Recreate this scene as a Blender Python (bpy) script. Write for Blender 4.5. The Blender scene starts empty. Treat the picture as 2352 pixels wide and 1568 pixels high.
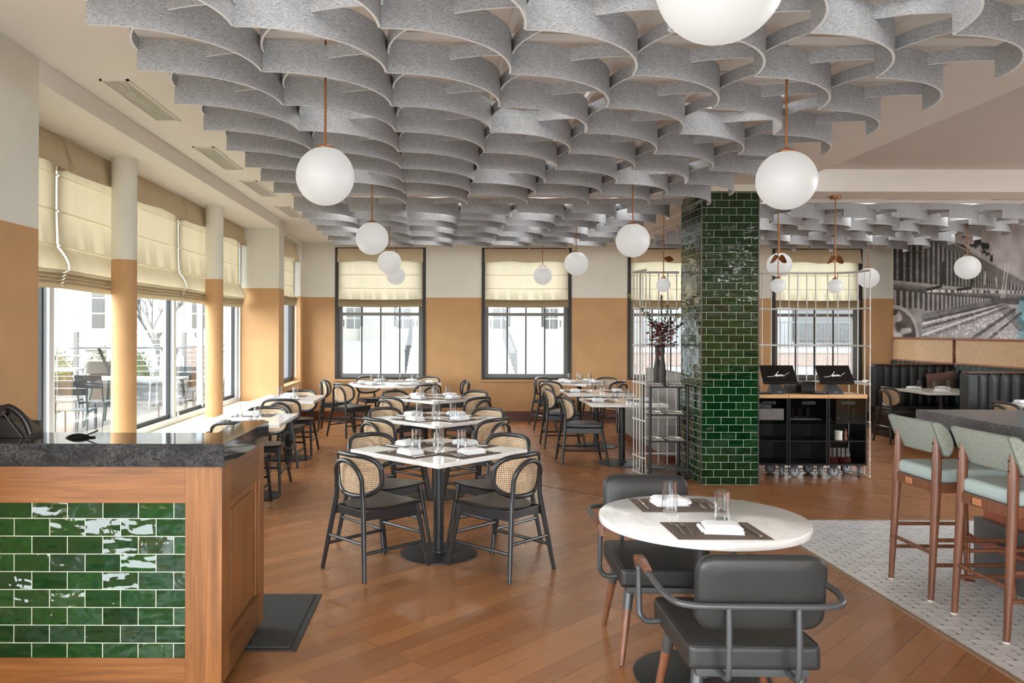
import bpy, bmesh, math, random
from mathutils import Vector, Matrix
R = random.Random(7)
PI = math.pi
scene = bpy.context.scene
COL = scene.collection
# ------------------------------------------------------------------ camera
cam_d = bpy.data.cameras.new('camera'); cam = bpy.data.objects.new('camera', cam_d); COL.objects.link(cam)
cam_d.sensor_fit = 'HORIZONTAL'; cam_d.sensor_width = 36.0; cam_d.lens = 1850 / 2352 * 36.0
cam_d.shift_x = (1176 - 1022) / 2352; cam_d.shift_y = -(784 - 755) / 2352
cam_d.clip_start = 0.05; cam_d.clip_end = 300
cam.matrix_world = Matrix.Translation((0, 0, 1.64)) @ Matrix.Rotation(PI / 2, 4, 'X') @ Matrix.Rotation(math.radians(0.15), 4, 'Z')
scene.camera = cam

# ------------------------------------------------------------------ mesh helpers
BEV = set()
def BM():
    b = bmesh.new(); BEV.discard(id(b)); return b

def box(bm, c, s, bev=0.0, rot=None, seg=2, mi=0):
    """box centred at c with full sizes s; rot = 4x4/3x3 rotation applied about c"""
    vs = []
    for dz in (-.5, .5):
        for dx, dy in ((-.5, -.5), (.5, -.5), (.5, .5), (-.5, .5)):
            v = Vector((dx * s[0], dy * s[1], dz * s[2]))
            if rot is not None: v = rot @ v
            vs.append(bm.verts.new(v + Vector(c)))
    fs = [bm.faces.new([vs[i] for i in q]) for q in ((3, 2, 1, 0), (4, 5, 6, 7), (0, 1, 5, 4), (1, 2, 6, 5), (2, 3, 7, 6), (3, 0, 4, 7))]
    for f in fs: f.material_index = mi
    if bev > 0:
        BEV.add(id(bm)); es = list({e for f in fs for e in f.edges})
        r = bmesh.ops.bevel(bm, geom=es, offset=bev, segments=seg, profile=0.6, affect='EDGES')
        for f in r['faces']: f.material_index = mi
    return vs

def bx(bm, x0, x1, y0, y1, z0, z1, bev=0.0, mi=0):
    return box(bm, ((x0 + x1) / 2, (y0 + y1) / 2, (z0 + z1) / 2), (abs(x1 - x0), abs(y1 - y0), abs(z1 - z0)), bev, mi=mi)

def tube(bm, pts, r, closed=False, n=8, caps=True, mi=0, flat=1.0):
    """swept tube; r = radius or list of radii"""
    P = [Vector(p) for p in pts]; m = len(P)
    rad = r if isinstance(r, (list, tuple)) else [r] * m
    T = []
    for i in range(m):
        if closed: t = P[(i + 1) % m] - P[i - 1]
        elif i == 0: t = P[1] - P[0]
        elif i == m - 1: t = P[-1] - P[-2]
        else: t = (P[i + 1] - P[i]).normalized() + (P[i] - P[i - 1]).normalized()
        T.append(t.normalized() if t.length > 1e-9 else Vector((0, 0, 1)))
    up = Vector((0, 0, 1)) if abs(T[0].z) < .9 else Vector((1, 0, 0))
    nrm = (up - T[0] * up.dot(T[0])).normalized()
    rings = []
    for i in range(m):
        nrm = nrm - T[i] * nrm.dot(T[i])
        nrm = nrm.normalized() if nrm.length > 1e-6 else T[i].orthogonal().normalized()
        b = T[i].cross(nrm)
        rings.append([bm.verts.new(P[i] + (nrm * math.cos(a) * flat + b * math.sin(a)) * rad[i]) for a in [2 * PI * k / n for k in range(n)]])
    for i in range(m if closed else m - 1):
        A, B = rings[i], rings[(i + 1) % m]
        off = 0
        if closed and i == m - 1:
            off = min(range(n), key=lambda o: sum((A[k].co - B[(k + o) % n].co).length for k in range(n)))
        for k in range(n):
            f = bm.faces.new((A[k], A[(k + 1) % n], B[(k + 1 + off) % n], B[(k + off) % n])); f.material_index = mi
    if caps and not closed:
        bm.faces.new(list(reversed(rings[0]))).material_index = mi; bm.faces.new(rings[-1]).material_index = mi

def cyl(bm, p0, p1, r, n=16, r1=None, mi=0): tube(bm, [p0, p1], [r, r if r1 is None else r1], n=n, mi=mi)

def lathe(bm, prof, n=24, c=(0, 0, 0), mi=0):
    """prof list of (r, z), bottom to top for an outward surface"""
    rings = []
    for r, z in prof:
        if r < 1e-6: rings.append([bm.verts.new((c[0], c[1], c[2] + z))])
        else: rings.append([bm.verts.new((c[0] + r * math.cos(2 * PI * k / n), c[1] + r * math.sin(2 * PI * k / n), c[2] + z)) for k in range(n)])
    for A, B in zip(rings, rings[1:]):
        for k in range(n):
            a0, a1 = A[k % len(A)], A[(k + 1) % len(A)]; b0, b1 = B[k % len(B)], B[(k + 1) % len(B)]
            vs = []
            for v in (a0, a1, b1, b0):
                if v not in vs: vs.append(v)
            if len(vs) > 2: bm.faces.new(vs).material_index = mi

def prism(bm, poly, z0, z1, bev=0.0, mi=0):
    lo = [bm.verts.new((x, y, z0)) for x, y in poly]; hi = [bm.verts.new((x, y, z1)) for x, y in poly]
    n = len(poly)
    fs = [bm.faces.new(list(reversed(lo))), bm.faces.new(hi)]
    for i in range(n): fs.append(bm.faces.new((lo[i], lo[(i + 1) % n], hi[(i + 1) % n], hi[i])))
    for f in fs: f.material_index = mi
    if bev > 0:
        BEV.add(id(bm)); es = list(fs[0].edges) + list(fs[1].edges)
        bmesh.ops.bevel(bm, geom=es, offset=bev, segments=2, profile=.6, affect='EDGES')

def grid(bm, fn, nu, nv, mi=0):
    """fn(u,v) -> point, u,v in 0..1"""
    V = [[bm.verts.new(fn(i / nu, j / nv)) for j in range(nv + 1)] for i in range(nu + 1)]
    for i in range(nu):
        for j in range(nv): bm.faces.new((V[i][j], V[i + 1][j], V[i + 1][j + 1], V[i][j + 1])).material_index = mi
    return V

def ball(bm, c, r, nu=24, nv=14, sz=1.0):
    lathe(bm, [(r * math.sin(PI * i / nv), -r * sz * math.cos(PI * i / nv)) for i in range(nv + 1)], nu, c)

def spline(pts, k=6, closed=False):
    P = [Vector(p) for p in pts]; n = len(P); out = []
    for i in range(n if closed else n - 1):
        g = lambda j: P[j % n] if closed else P[max(0, min(n - 1, j))]
        a, b, c, d = g(i - 1), g(i), g(i + 1), g(i + 2)
        for s in range(k):
            t = s / k
            out.append(.5 * ((2 * b) + (c - a) * t + (2 * a - 5 * b + 4 * c - d) * t * t + (3 * b - a - 3 * c + d) * t ** 3))
    if not closed: out.append(P[-1])
    return out

def rrect(w, h, r, n=5, cx=0, cy=0):
    out = []
    for qx, qy, a0 in ((1, 1, 0), (-1, 1, 90), (-1, -1, 180), (1, -1, 270)):
        for k in range(n + 1):
            a = math.radians(a0 + 90 * k / n)
            out.append((cx + qx * (w / 2 - r) + r * math.cos(a), cy + qy * (h / 2 - r) + r * math.sin(a)))
    return out

def build(name, bm, mats, parent=None, smooth=True, ang=38, uv=True, loc=None, rotz=0):
    me = bpy.data.meshes.new(name)
    bmesh.ops.recalc_face_normals(bm, faces=bm.faces) if smooth != 'keep' else None
    bm.normal_update()
    if uv:
        L = bm.loops.layers.uv.verify()
        for f in bm.faces:
            nx, ny, nz = abs(f.normal.x), abs(f.normal.y), abs(f.normal.z)
            for l in f.loops:
                x, y, z = l.vert.co
                l[L].uv = (x, y) if nz >= nx and nz >= ny else ((y, z) if nx >= ny else (x, z))
    hard = id(bm) in BEV; bm.to_mesh(me); bm.free()
    for m in (mats if isinstance(mats, (list, tuple)) else [mats]): me.materials.append(m)
    if smooth:
        me.polygons.foreach_set('use_smooth', [True] * len(me.polygons))
        me.set_sharp_from_angle(angle=math.radians(ang))
    o = bpy.data.objects.new(name, me); COL.objects.link(o)
    if hard and smooth: md = o.modifiers.new('face weighted normals', 'WEIGHTED_NORMAL'); md.keep_sharp = True; md.weight = 100
    if parent is not None: o.parent = parent
    if loc is not None: o.location = loc
    if rotz: o.rotation_euler = (0, 0, rotz)
    return o

def tag(o, label=None, cat=None, group=None, kind=None):
    if label: o['label'] = label
    if cat: o['category'] = cat
    if group: o['group'] = group
    if kind: o['kind'] = kind
    return o

def thing(name, label, cat, loc=(0, 0, 0), rotz=0, group=None):
    o = bpy.data.objects.new(name, None); COL.objects.link(o)
    o.empty_display_size = .05
    o.location = loc; o.rotation_euler = (0, 0, rotz)
    return tag(o, label, cat, group)

def struct(name, bm, m, label=None, parent=None, **k):
    o = build(name, bm, m, parent, **k)
    if parent is None: tag(o, label, None, None, 'structure')
    return o

def dup(src, loc, rotz=0, label=None, group=None):
    def rec(o, par):
        c = o.copy(); COL.objects.link(c)
        if par is not None: c.parent = par
        for ch in KIDS.get(o.name, None) or [x for x in o.children]: rec(ch, c)
        return c
    r = rec(src, None)
    r.location = loc; r.rotation_euler = (0, 0, rotz)
    if label: r['label'] = label
    if group: r['group'] = group
    return r
KIDS = {}
def face(dx, dy): return math.atan2(-dx, dy)
class Proto:
    """first use moves the prototype itself, later uses copy it"""
    def __init__(s, root): s.root = root; s.used = False
    def put(s, loc, rotz, label, group=None):
        if not s.used:
            s.used = True; o = s.root; o.location = loc; o.rotation_euler = (0, 0, rotz); o['label'] = label
            if group: o['group'] = group
            return o
        return dup(s.root, loc, rotz, label, group)

# ------------------------------------------------------------------ material helpers
class Mat:
    def __init__(s, name):
        s.m = bpy.data.materials.new(name); s.m.use_nodes = True
        s.n = s.m.node_tree.nodes; s.l = s.m.node_tree.links
        s.b = s.n['Principled BSDF']; s.out = s.n['Material Output']
    def node(s, t, **k):
        nd = s.n.new(t)
        for a, v in k.items():
            if a.startswith('i_'):
                key = a[2:]; nd.inputs[int(key) if key.isdigit() else key.replace('_', ' ')].default_value = v
            else: setattr(nd, a, v)
        return nd
    def link(s, a, b): s.l.new(a, b)
    def set(s, **k):
        for a, v in k.items(): s.b.inputs[a.replace('_', ' ')].default_value = v
        return s
    def coord(s, kind='Object', scale=(1, 1, 1), rot=(0, 0, 0)):
        tc = s.node('ShaderNodeTexCoord'); mp = s.node('ShaderNodeMapping')
        mp.inputs['Scale'].default_value = scale; mp.inputs['Rotation'].default_value = rot
        s.link(tc.outputs[kind], mp.inputs['Vector']); return mp.outputs['Vector']
    def noise(s, vec, scale, detail=3, rough=.5, dist=0):
        nd = s.node('ShaderNodeTexNoise'); nd.inputs['Scale'].default_value = scale; nd.inputs['Detail'].default_value = detail
        nd.inputs['Roughness'].default_value = rough; nd.inputs['Distortion'].default_value = dist
        s.link(vec, nd.inputs['Vector']); return nd.outputs['Fac']
    def ramp(s, fac, stops):
        r = s.node('ShaderNodeValToRGB'); e = r.color_ramp.elements
        while len(e) > 1: e.remove(e[-1])
        e[0].position = stops[0][0]; e[0].color = (*stops[0][1], 1)
        for p, c in stops[1:]:
            x = e.new(p); x.color = (*c, 1)
        s.link(fac, r.inputs['Fac']); return r.outputs['Color']
    def math(s, op, a, b=None, c=None):
        nd = s.node('ShaderNodeMath', operation=op)
        for i, v in enumerate((a, b, c)):
            if v is None: continue
            if isinstance(v, (int, float)): nd.inputs[i].default_value = v
            else: s.link(v, nd.inputs[i])
        return nd.outputs[0]
    def mix(s, fac, a, b, mode='MIX'):
        nd = s.node('ShaderNodeMix', data_type='RGBA', blend_type=mode)
        for key, v in ((0, fac), (6, a), (7, b)):
            if isinstance(v, (int, float)): nd.inputs[key].default_value = v
            elif isinstance(v, tuple): nd.inputs[key].default_value = (*v, 1) if len(v) == 3 else v
            else: s.link(v, nd.inputs[key])
        return nd.outputs[2]
    def base(s, sock): s.link(sock, s.b.inputs['Base Color'])
    def bump(s, h, strength=.2, dist=.01):
        nd = s.node('ShaderNodeBump'); nd.inputs['Strength'].default_value = strength; nd.inputs['Distance'].default_value = dist
        s.link(h, nd.inputs['Height']); s.link(nd.outputs[0], s.b.inputs['Normal'])
    def sep(s, v):
        nd = s.node('ShaderNodeSeparateXYZ'); s.link(v, nd.inputs[0]); return nd.outputs
    def comb(s, x, y, z=0.0):
        nd = s.node('ShaderNodeCombineXYZ')
        for i, v in enumerate((x, y, z)):
            if isinstance(v, (int, float)): nd.inputs[i].default_value = v
            else: s.link(v, nd.inputs[i])
        return nd.outputs[0]
def C(r, g, b):
    f = lambda v: (v / 255 / 12.92) if v <= 10 else ((v / 255 + .055) / 1.055) ** 2.4
    return (f(r), f(g), f(b))
def pm(name, col, rough=.5, metal=0.0, var=0.0, vs=20, bump=0.0, bs=200, spec=.5):
    M = Mat(name); M.set(Base_Color=(*col, 1), Roughness=rough, Metallic=metal, Specular_IOR_Level=spec)
    if var:
        f = M.noise(M.coord(), vs, 4)
        M.base(M.ramp(f, [(.25, tuple(c * (1 - var) for c in col)), (.75, tuple(min(1, c * (1 + var)) for c in col))]))
    if bump: M.bump(M.noise(M.coord(), bs, 2), bump, .002)
    return M.m
def wood(name, c1, c2, axis, rough=.4, sc=1.0):
    M = Mat(name); M.set(Roughness=rough)
    s = [28 * sc] * 3; s['XYZ'.index(axis)] = 1.3 * sc
    v = M.coord('Object', tuple(s))
    f = M.noise(v, 1.0, 5, .6, .6); g = M.noise(M.coord('Object', tuple(k * 4 for k in s)), 1.0, 2)
    h = M.math('ADD', M.math('MULTIPLY', f, .8), M.math('MULTIPLY', g, .2))
    M.base(M.ramp(h, [(.32, c2), (.5, tuple((a + b) / 2 for a, b in zip(c1, c2))), (.66, c1)]))
    M.bump(g, .08, .002)
    return M.m
# ------------------------------------------------------------------ materials
def paint_wall():
    M = Mat('two tone wall paint'); M.set(Roughness=.75, Specular_IOR_Level=.25)
    z = M.sep(M.node('ShaderNodeNewGeometry').outputs['Position'])[2]
    st = M.math('GREATER_THAN', z, 2.2)
    n = M.noise(M.coord('Object'), 3, 3)
    lo = M.ramp(n, [(.3, C(188, 147, 104)), (.7, C(198, 156, 111))]); hi = M.ramp(n, [(.3, C(220, 218, 206)), (.7, C(226, 224, 212))])
    M.base(M.mix(st, lo, hi)); M.bump(M.noise(M.coord('Object'), 260, 2), .05, .001); return M.m
m_wall = paint_wall()
m_ceil = pm('ceiling paint', C(241, 238, 231), .85, spec=.2)
m_coffer_shade = pm('shaded coffer tone', C(214, 206, 201), .85, spec=.2)  # darker than the ceiling paint, so the coffer's shade sits in the colour
m_cream = pm('cream paint', C(236, 222, 192), .6, spec=.3)
def m_floor_():
    M = Mat('plank floor'); M.set(Specular_IOR_Level=.5)
    p = M.sep(M.node('ShaderNodeNewGeometry').outputs['Position']); x, y = p[0], p[1]
    q = .70711
    a = M.math('MULTIPLY', M.math('ADD', x, y), q); b = M.math('MULTIPLY', M.math('SUBTRACT', y, x), q)
    near = M.comb(a, b); far = M.comb(b, a)
    st = M.math('GREATER_THAN', M.math('ADD', x, y), 9.45)
    v = M.node('ShaderNodeMix', data_type='VECTOR'); M.link(st, v.inputs[0]); M.link(near, v.inputs[4]); M.link(far, v.inputs[5]); v = v.outputs[1]
    br = M.node('ShaderNodeTexBrick'); M.link(v, br.inputs['Vector'])
    for k, val in (('Scale', 1.0), ('Mortar Size', .0019), ('Mortar Smooth', .2), ('Bias', 0.0), ('Brick Width', 1.35), ('Row Height', .127)): br.inputs[k].default_value = val
    br.offset = .37; br.offset_frequency = 3
    br.inputs['Color1'].default_value = (0, 0, 0, 1); br.inputs['Color2'].default_value = (1, 1, 1, 1); br.inputs['Mortar'].default_value = (.5, .5, .5, 1)
    tone = M.ramp(br.outputs['Color'], [(0, C(137, 90, 55)), (.5, C(148, 98, 60)), (1, C(160, 108, 66))])
    s = M.sep(v); g = M.noise(M.comb(M.math('MULTIPLY', s[0], 3.0), M.math('MULTIPLY', s[1], 60.0), br.outputs['Fac']), 1, 5, .6)
    col = M.mix(1.0, tone, M.ramp(g, [(.25, (.88, .87, .86)), (.75, (1.1, 1.09, 1.07))]), 'MULTIPLY')
    M.base(M.mix(br.outputs['Fac'], col, C(98, 62, 40)))
    r = M.noise(M.node('ShaderNodeNewGeometry').outputs['Position'], 1.3, 3)
    M.link(M.math('MULTIPLY_ADD', r, .13, .21), M.b.inputs['Roughness'])
    return M.m
m_floor = m_floor_()
def m_tile_(name, dark, tilt=.05, rip=.005):
    M = Mat(name); M.set(Roughness=.06, Coat_Weight=.3, Coat_Roughness=.03)
    tc = M.node('ShaderNodeTexCoord'); uv = tc.outputs['UV']
    br = M.node('ShaderNodeTexBrick'); M.link(uv, br.inputs['Vector'])
    for k, val in (('Scale', 1.0), ('Mortar Size', .0019), ('Mortar Smooth', .1), ('Bias', 0.0), ('Brick Width', .158), ('Row Height', .0792)): br.inputs[k].default_value = val
    br.inputs['Color1'].default_value = (0, 0, 0, 1); br.inputs['Color2'].default_value = (1, 1, 1, 1)
    big = M.noise(uv, 26, 3, .6, .3)
    f = M.math('ADD', M.math('MULTIPLY', br.outputs['Color'], .35), M.math('MULTIPLY', big, .65))
    g = M.ramp(f, [(.25, tuple(c * dark for c in C(7, 44, 20))), (.5, tuple(c * dark for c in C(10, 58, 26))), (.8, tuple(c * dark for c in C(30, 76, 30)))])
    M.base(M.mix(br.outputs['Fac'], g, C(192, 194, 178)))
    M.link(M.math('MULTIPLY_ADD', br.outputs['Fac'], .6, .06), M.b.inputs['Roughness'])
    M.link(M.math('MULTIPLY_ADD', br.outputs['Fac'], -.3, .3), M.b.inputs['Coat Weight'])
    # rippled glaze plus a small random tilt of every tile
    w = M.noise(uv, 11, 2, .45, .4); w2 = M.noise(M.comb(M.math('MULTIPLY', M.sep(uv)[0], 7.0), M.math('MULTIPLY', M.sep(uv)[1], 20.0), M.math('MULTIPLY', br.outputs['Color'], 30.0)), 1, 1)
    h = M.math('ADD', M.math('MULTIPLY', w, .55), M.math('ADD', M.math('MULTIPLY', w2, .75), M.math('MULTIPLY', br.outputs['Fac'], -.25)))
    bp_ = M.node('ShaderNodeBump'); bp_.inputs['Strength'].default_value = .8; bp_.inputs['Distance'].default_value = rip; M.link(h, bp_.inputs['Height'])
    wn_ = M.node('ShaderNodeTexWhiteNoise', noise_dimensions='1D'); M.link(br.outputs['Color'], wn_.inputs['W'])
    v1 = M.node('ShaderNodeVectorMath', operation='SUBTRACT'); M.link(wn_.outputs['Color'], v1.inputs[0]); v1.inputs[1].default_value = (.5, .5, .5)
    v2 = M.node('ShaderNodeVectorMath', operation='MULTIPLY_ADD'); M.link(v1.outputs[0], v2.inputs[0]); v2.inputs[1].default_value = (tilt, tilt, tilt); M.link(bp_.outputs[0], v2.inputs[2])
    v3 = M.node('ShaderNodeVectorMath', operation='NORMALIZE'); M.link(v2.outputs[0], v3.inputs[0]); M.link(v3.outputs[0], M.b.inputs['Normal']); M.link(v3.outputs[0], M.b.inputs['Coat Normal']); return M.m
m_tile = m_tile_('green glazed tile', .66); m_tile_h = m_tile_('green handmade tile', .85, .26, .018)
def m_granite_(name, rough):
    M = Mat(name); M.set(Roughness=rough)
    v = M.coord('Object'); a = M.noise(v, 16, 9, .72, .5); a2 = M.noise(v, 42, 8, .75, .4); b = M.noise(v, 170, 4, .7); big = M.noise(v, 5, 4, .6)
    v1 = M.ramp(M.math('ABSOLUTE', M.math('SUBTRACT', a, .5)), [(0, (1, 1, 1)), (.012, (.3, .3, .3)), (.035, (0, 0, 0))])
    v2 = M.ramp(M.math('ABSOLUTE', M.math('SUBTRACT', a2, .5)), [(0, (1, 1, 1)), (.02, (.35, .35, .35)), (.05, (0, 0, 0))])
    sp = M.ramp(b, [(.64, (0, 0, 0)), (.74, (1, 1, 1))])
    f = M.math('MULTIPLY', M.math('MAXIMUM', M.math('MAXIMUM', M.math('MULTIPLY', v1, .5), M.math('MULTIPLY', v2, .3)), M.math('MULTIPLY', sp, .22)), M.ramp(big, [(.38, (.06, .06, .06)), (.64, (1, 1, 1))]))
    M.set(Specular_IOR_Level=.5 if rough < .1 else .2); M.base(M.mix(M.math('MULTIPLY', f, .8), C(15, 14, 15), C(150, 146, 144))); return M.m
m_granite = m_granite_('polished black stone', .06); m_granite_h = m_granite_('honed black stone', .5)
def m_bar_():
    M = Mat('dark grey stone'); M.set(Roughness=.16)
    v = M.coord('Object'); b = M.noise(v, 120, 6, .75, .6); a = M.noise(v, 6, 5)
    f = M.ramp(M.math('MULTIPLY', b, M.math('MULTIPLY_ADD', a, .3, .85)), [(.48, (0, 0, 0)), (.68, (1, 1, 1))])
    M.base(M.mix(f, C(76, 74, 75), C(134, 132, 132))); return M.m
m_barstone = m_bar_()
def m_marble_():
    M = Mat('white quartz'); M.set(Roughness=.14)
    v = M.coord('Object'); a = M.noise(v, 3.2, 7, .7, 1.2)
    vein = M.ramp(M.math('ABSOLUTE', M.math('SUBTRACT', a, .5)), [(0, C(222, 219, 214)), (.02, C(231, 229, 225)), (.08, C(236, 234, 231))])
    M.base(vein); return M.m
m_quartz = m_marble_()
def m_picket_():
    M = Mat('marble mosaic'); M.set(Roughness=.22)
    at = M.node('ShaderNodeAttribute', attribute_name='tone')
    v = M.coord('Object', (1, 2.2, 1)); a = M.noise(v, 14, 6, .7, 1.5)
    f = M.math('ADD', M.math('MULTIPLY', a, .85), M.math('MULTIPLY', at.outputs['Fac'], .15))
    M.base(M.ramp(f, [(.28, C(186, 184, 182)), (.46, C(215, 213, 211)), (.7, C(228, 226, 223))])); return M.m
m_picket = m_picket_()
m_grout = pm('grey grout', C(140, 136, 130), .8)
def m_felt_(name, c1, c2):
    M = Mat(name); M.set(Roughness=.95, Specular_IOR_Level=.1)
    v = M.coord('UV', (45, 190, 60)); a = M.noise(v, 1, 4, .7, 1.6); b = M.noise(M.coord('UV', (220, 400, 1)), 1, 2)
    M.base(M.ramp(M.math('ADD', M.math('MULTIPLY', a, .7), M.math('MULTIPLY', b, .3)), [(.36, c1), (.5, tuple((p + q) / 2 for p, q in zip(c1, c2))), (.64, c2)])); return M.m
m_felt = m_felt_('grey felt', C(126, 129, 133), C(208, 211, 215))
m_feltedge = pm('cut felt edge', C(247, 252, 255), .9, spec=.1)
m_rail = pm('white rail', C(214, 208, 205), .5)
m_black = pm('black stained wood', C(44, 44, 45), .33, var=.15, vs=8)
m_iron = pm('black iron', C(34, 34, 35), .45, bump=.06, bs=300)
m_blackplastic = pm('black plastic', C(15, 15, 16), .35)
m_darkgrey = pm('dark grey metal', C(74, 75, 76), .35, .3)
m_kick = pm('brushed grey metal', C(98, 97, 97), .38, .6, var=.08, vs=4)
m_copper = pm('copper panel', C(176, 104, 82), .42, .55, var=.08, vs=3)
m_bronze = pm('brushed bronze', C(166, 112, 70), .34, .6)
m_steel = pm('polished steel', C(226, 220, 208), .28, 1.0)
m_white_metal = pm('white enamel', C(205, 200, 192), .4)
m_walnut_x = wood('walnut along x', C(150, 97, 51), C(100, 61, 29), 'X', .35)
m_walnut_z = wood('walnut along z', C(154, 102, 54), C(104, 63, 31), 'Z', .35)
m_walnut_y = wood('walnut along y', C(132, 85, 47), C(86, 52, 27), 'Y', .35)
m_chairwood = wood('red walnut', C(132, 84, 58), C(90, 54, 38), 'Z', .35, 1.6)
m_blond = wood('blond butcher block', C(206, 164, 112), C(176, 130, 82), 'X', .4)
m_baseb = wood('stained baseboard', C(106, 60, 38), C(80, 44, 28), 'X', .4)
def leather(name, col, rough=.42):
    M = Mat(name); M.set(Base_Color=(*col, 1), Roughness=rough)
    v = M.node('ShaderNodeTexVoronoi'); v.inputs['Scale'].default_value = 260; M.link(M.coord('Object'), v.inputs['Vector'])
    M.bump(M.math('ADD', v.outputs['Distance'], M.noise(M.coord('Object'), 30, 2)), .12, .002); return M.m
m_leather = leather('charcoal leather', C(37, 37, 36))
m_blackleather = leather('black leather', C(25, 27, 26), .46)
m_greenleather = leather('dark green leather', C(26, 46, 42), .36)
m_mint = leather('pale mint vinyl', C(164, 177, 172), .45)
def m_weave_(name, c1, c2, s):
    M = Mat(name); M.set(Roughness=.9, Specular_IOR_Level=.2)
    w1 = M.noise(M.coord('Object', (s, s * .25, s)), 1, 3, .7); w2 = M.noise(M.coord('Object', (s * .25, s, s * .25)), 1, 3, .7)
    f = M.math('ADD', M.math('MULTIPLY', w1, .5), M.math('MULTIPLY', w2, .5)); M.base(M.ramp(f, [(.38, c1), (.62, c2)])); M.bump(f, .15, .002); return M.m
m_sage = m_weave_('sage woven fabric', C(127, 131, 121), C(163, 166, 155), 260)
m_greyfab = m_weave_('grey upholstery', C(122, 118, 115), C(150, 146, 142), 200)
m_brownfab = pm('brown suede', C(104, 78, 68), .85, var=.12, vs=9)
m_napkin = pm('white linen', C(236, 236, 238), .85, bump=.08, bs=240, spec=.2)
m_mat = m_weave_('woven placemat', C(74, 64, 58), C(134, 119, 110), 420)
m_opal = pm('opal glass', C(150, 150, 150), .4)
m_opal_n = m_opal.node_tree.nodes['Principled BSDF']; m_opal_n.inputs['Emission Color'].default_value = (1, .97, .93, 1); m_opal_n.inputs['Emission Strength'].default_value = .33
def m_blind_(name, col, trans, c2):
    M = Mat(name); nt = M
    v = M.coord('UV', (40, 420, 40)); a = M.noise(v, 1, 4, .7)
    v2 = M.coord('UV', (9, .6, 1)); b = M.noise(v2, 1, 2)
    colr = M.ramp(M.math('ADD', M.math('MULTIPLY', a, .7), M.math('MULTIPLY', b, .3)), [(.3, c2), (.7, col)])
    d = M.node('ShaderNodeBsdfDiffuse'); t = M.node('ShaderNodeBsdfTranslucent'); mx = M.node('ShaderNodeMixShader')
    M.link(colr, d.inputs['Color']); M.link(colr, t.inputs['Color']); mx.inputs[0].default_value = trans
    M.link(d.outputs[0], mx.inputs[1]); M.link(t.outputs[0], mx.inputs[2]); M.link(mx.outputs[0], M.out.inputs['Surface']); return M.m
m_blind = m_blind_('backlit linen', C(212, 199, 168), .19, C(192, 176, 143))
m_blind_b = m_blind_('thin backlit linen', C(226, 216, 190), .36, C(210, 198, 170))
m_valance = m_blind_('lined linen', C(206, 190, 163), .04, C(190, 172, 144))
m_fold = m_blind_('stacked linen', C(206, 190, 158), .10, C(188, 171, 138))
def m_cane_(name, c, hole, s):
    M = Mat(name); M.set(Roughness=.55)
    uv = M.sep(M.node('ShaderNodeTexCoord').outputs['UV'])
    fx = M.math('ABSOLUTE', M.math('SUBTRACT', M.math('FRACT', M.math('MULTIPLY', uv[0], s)), .5)); fy = M.math('ABSOLUTE', M.math('SUBTRACT', M.math('FRACT', M.math('MULTIPLY', uv[1], s)), .5))
    mx = M.math('MAXIMUM', fx, fy); sm = M.math('MULTIPLY', M.math('ADD', fx, fy), .72)
    hl = M.math('LESS_THAN', M.math('MAXIMUM', mx, sm), hole)
    n = M.noise(M.node('ShaderNodeTexCoord').outputs['UV'], 30, 3)
    M.base(M.ramp(n, [(.3, tuple(k * .82 for k in c)), (.7, c)]))
    t = M.node('ShaderNodeBsdfTransparent'); mxs = M.node('ShaderNodeMixShader')
    M.link(hl, mxs.inputs[0]); M.link(M.b.outputs[0], mxs.inputs[1]); M.link(t.outputs[0], mxs.inputs[2]); M.link(mxs.outputs[0], M.out.inputs['Surface']); return M.m
m_cane = m_cane_('woven cane', C(220, 190, 154), .27, 72)
def m_rattan_():
    M = Mat('close cane webbing'); M.set(Roughness=.55)
    uv = M.sep(M.node('ShaderNodeTexCoord').outputs['UV'])
    f = M.math('MULTIPLY', M.math('ADD', M.math('SINE', M.math('MULTIPLY', uv[0], 420.0)), M.math('SINE', M.math('MULTIPLY', uv[1], 420.0))), .25)
    n = M.noise(M.node('ShaderNodeTexCoord').outputs['UV'], 14, 3)
    M.base(M.ramp(M.math('ADD', M.math('ADD', f, .5), M.math('MULTIPLY', M.math('SUBTRACT', n, .5), .4)), [(.1, C(164, 126, 92)), (.5, C(214, 176, 136)), (.9, C(230, 198, 160))])); return M.m
m_rattan = m_rattan_()
def m_clear_(name, tint, lo, hi):
    M = Mat(name); t = M.node('ShaderNodeBsdfTransparent'); t.inputs[0].default_value = (*tint, 1)
    g = M.node('ShaderNodeBsdfGlossy'); g.inputs['Roughness'].default_value = .02
    lw = M.node('ShaderNodeLayerWeight'); lw.inputs[0].default_value = .45; mx = M.node('ShaderNodeMixShader')
    M.link(M.math('MULTIPLY_ADD', lw.outputs['Facing'], hi - lo, lo), mx.inputs[0]); M.link(t.outputs[0], mx.inputs[1]); M.link(g.outputs[0], mx.inputs[2])
    M.link(mx.outputs[0], M.out.inputs['Surface']); return M.m
m_pane = m_clear_('window glass', (.97, .985, .98), .02, .16)
m_glass = m_clear_('tumbler glass', (.97, .975, .975), .03, .55)
m_smoke = m_clear_('smoked acrylic', (.6, .6, .6), .03, .2)
m_screen = pm('screen face', C(12, 12, 13), .2)
def m_emis(name, col, st):
    M = Mat(name); M.set(Base_Color=(*col, 1), Emission_Color=(*col, 1), Emission_Strength=st); return M.m
m_script = m_emis('lit white lettering', (.9, .9, .9), .9)
m_frameb = pm('black window frame', C(40, 37, 35), .5)
m_frameg = pm('grey window sash', C(120, 118, 114), .45)
m_framew = pm('silver window frame', C(208, 212, 218), .35, .2)
m_rubber = pm('black rubber', C(40, 41, 42), .6)
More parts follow.
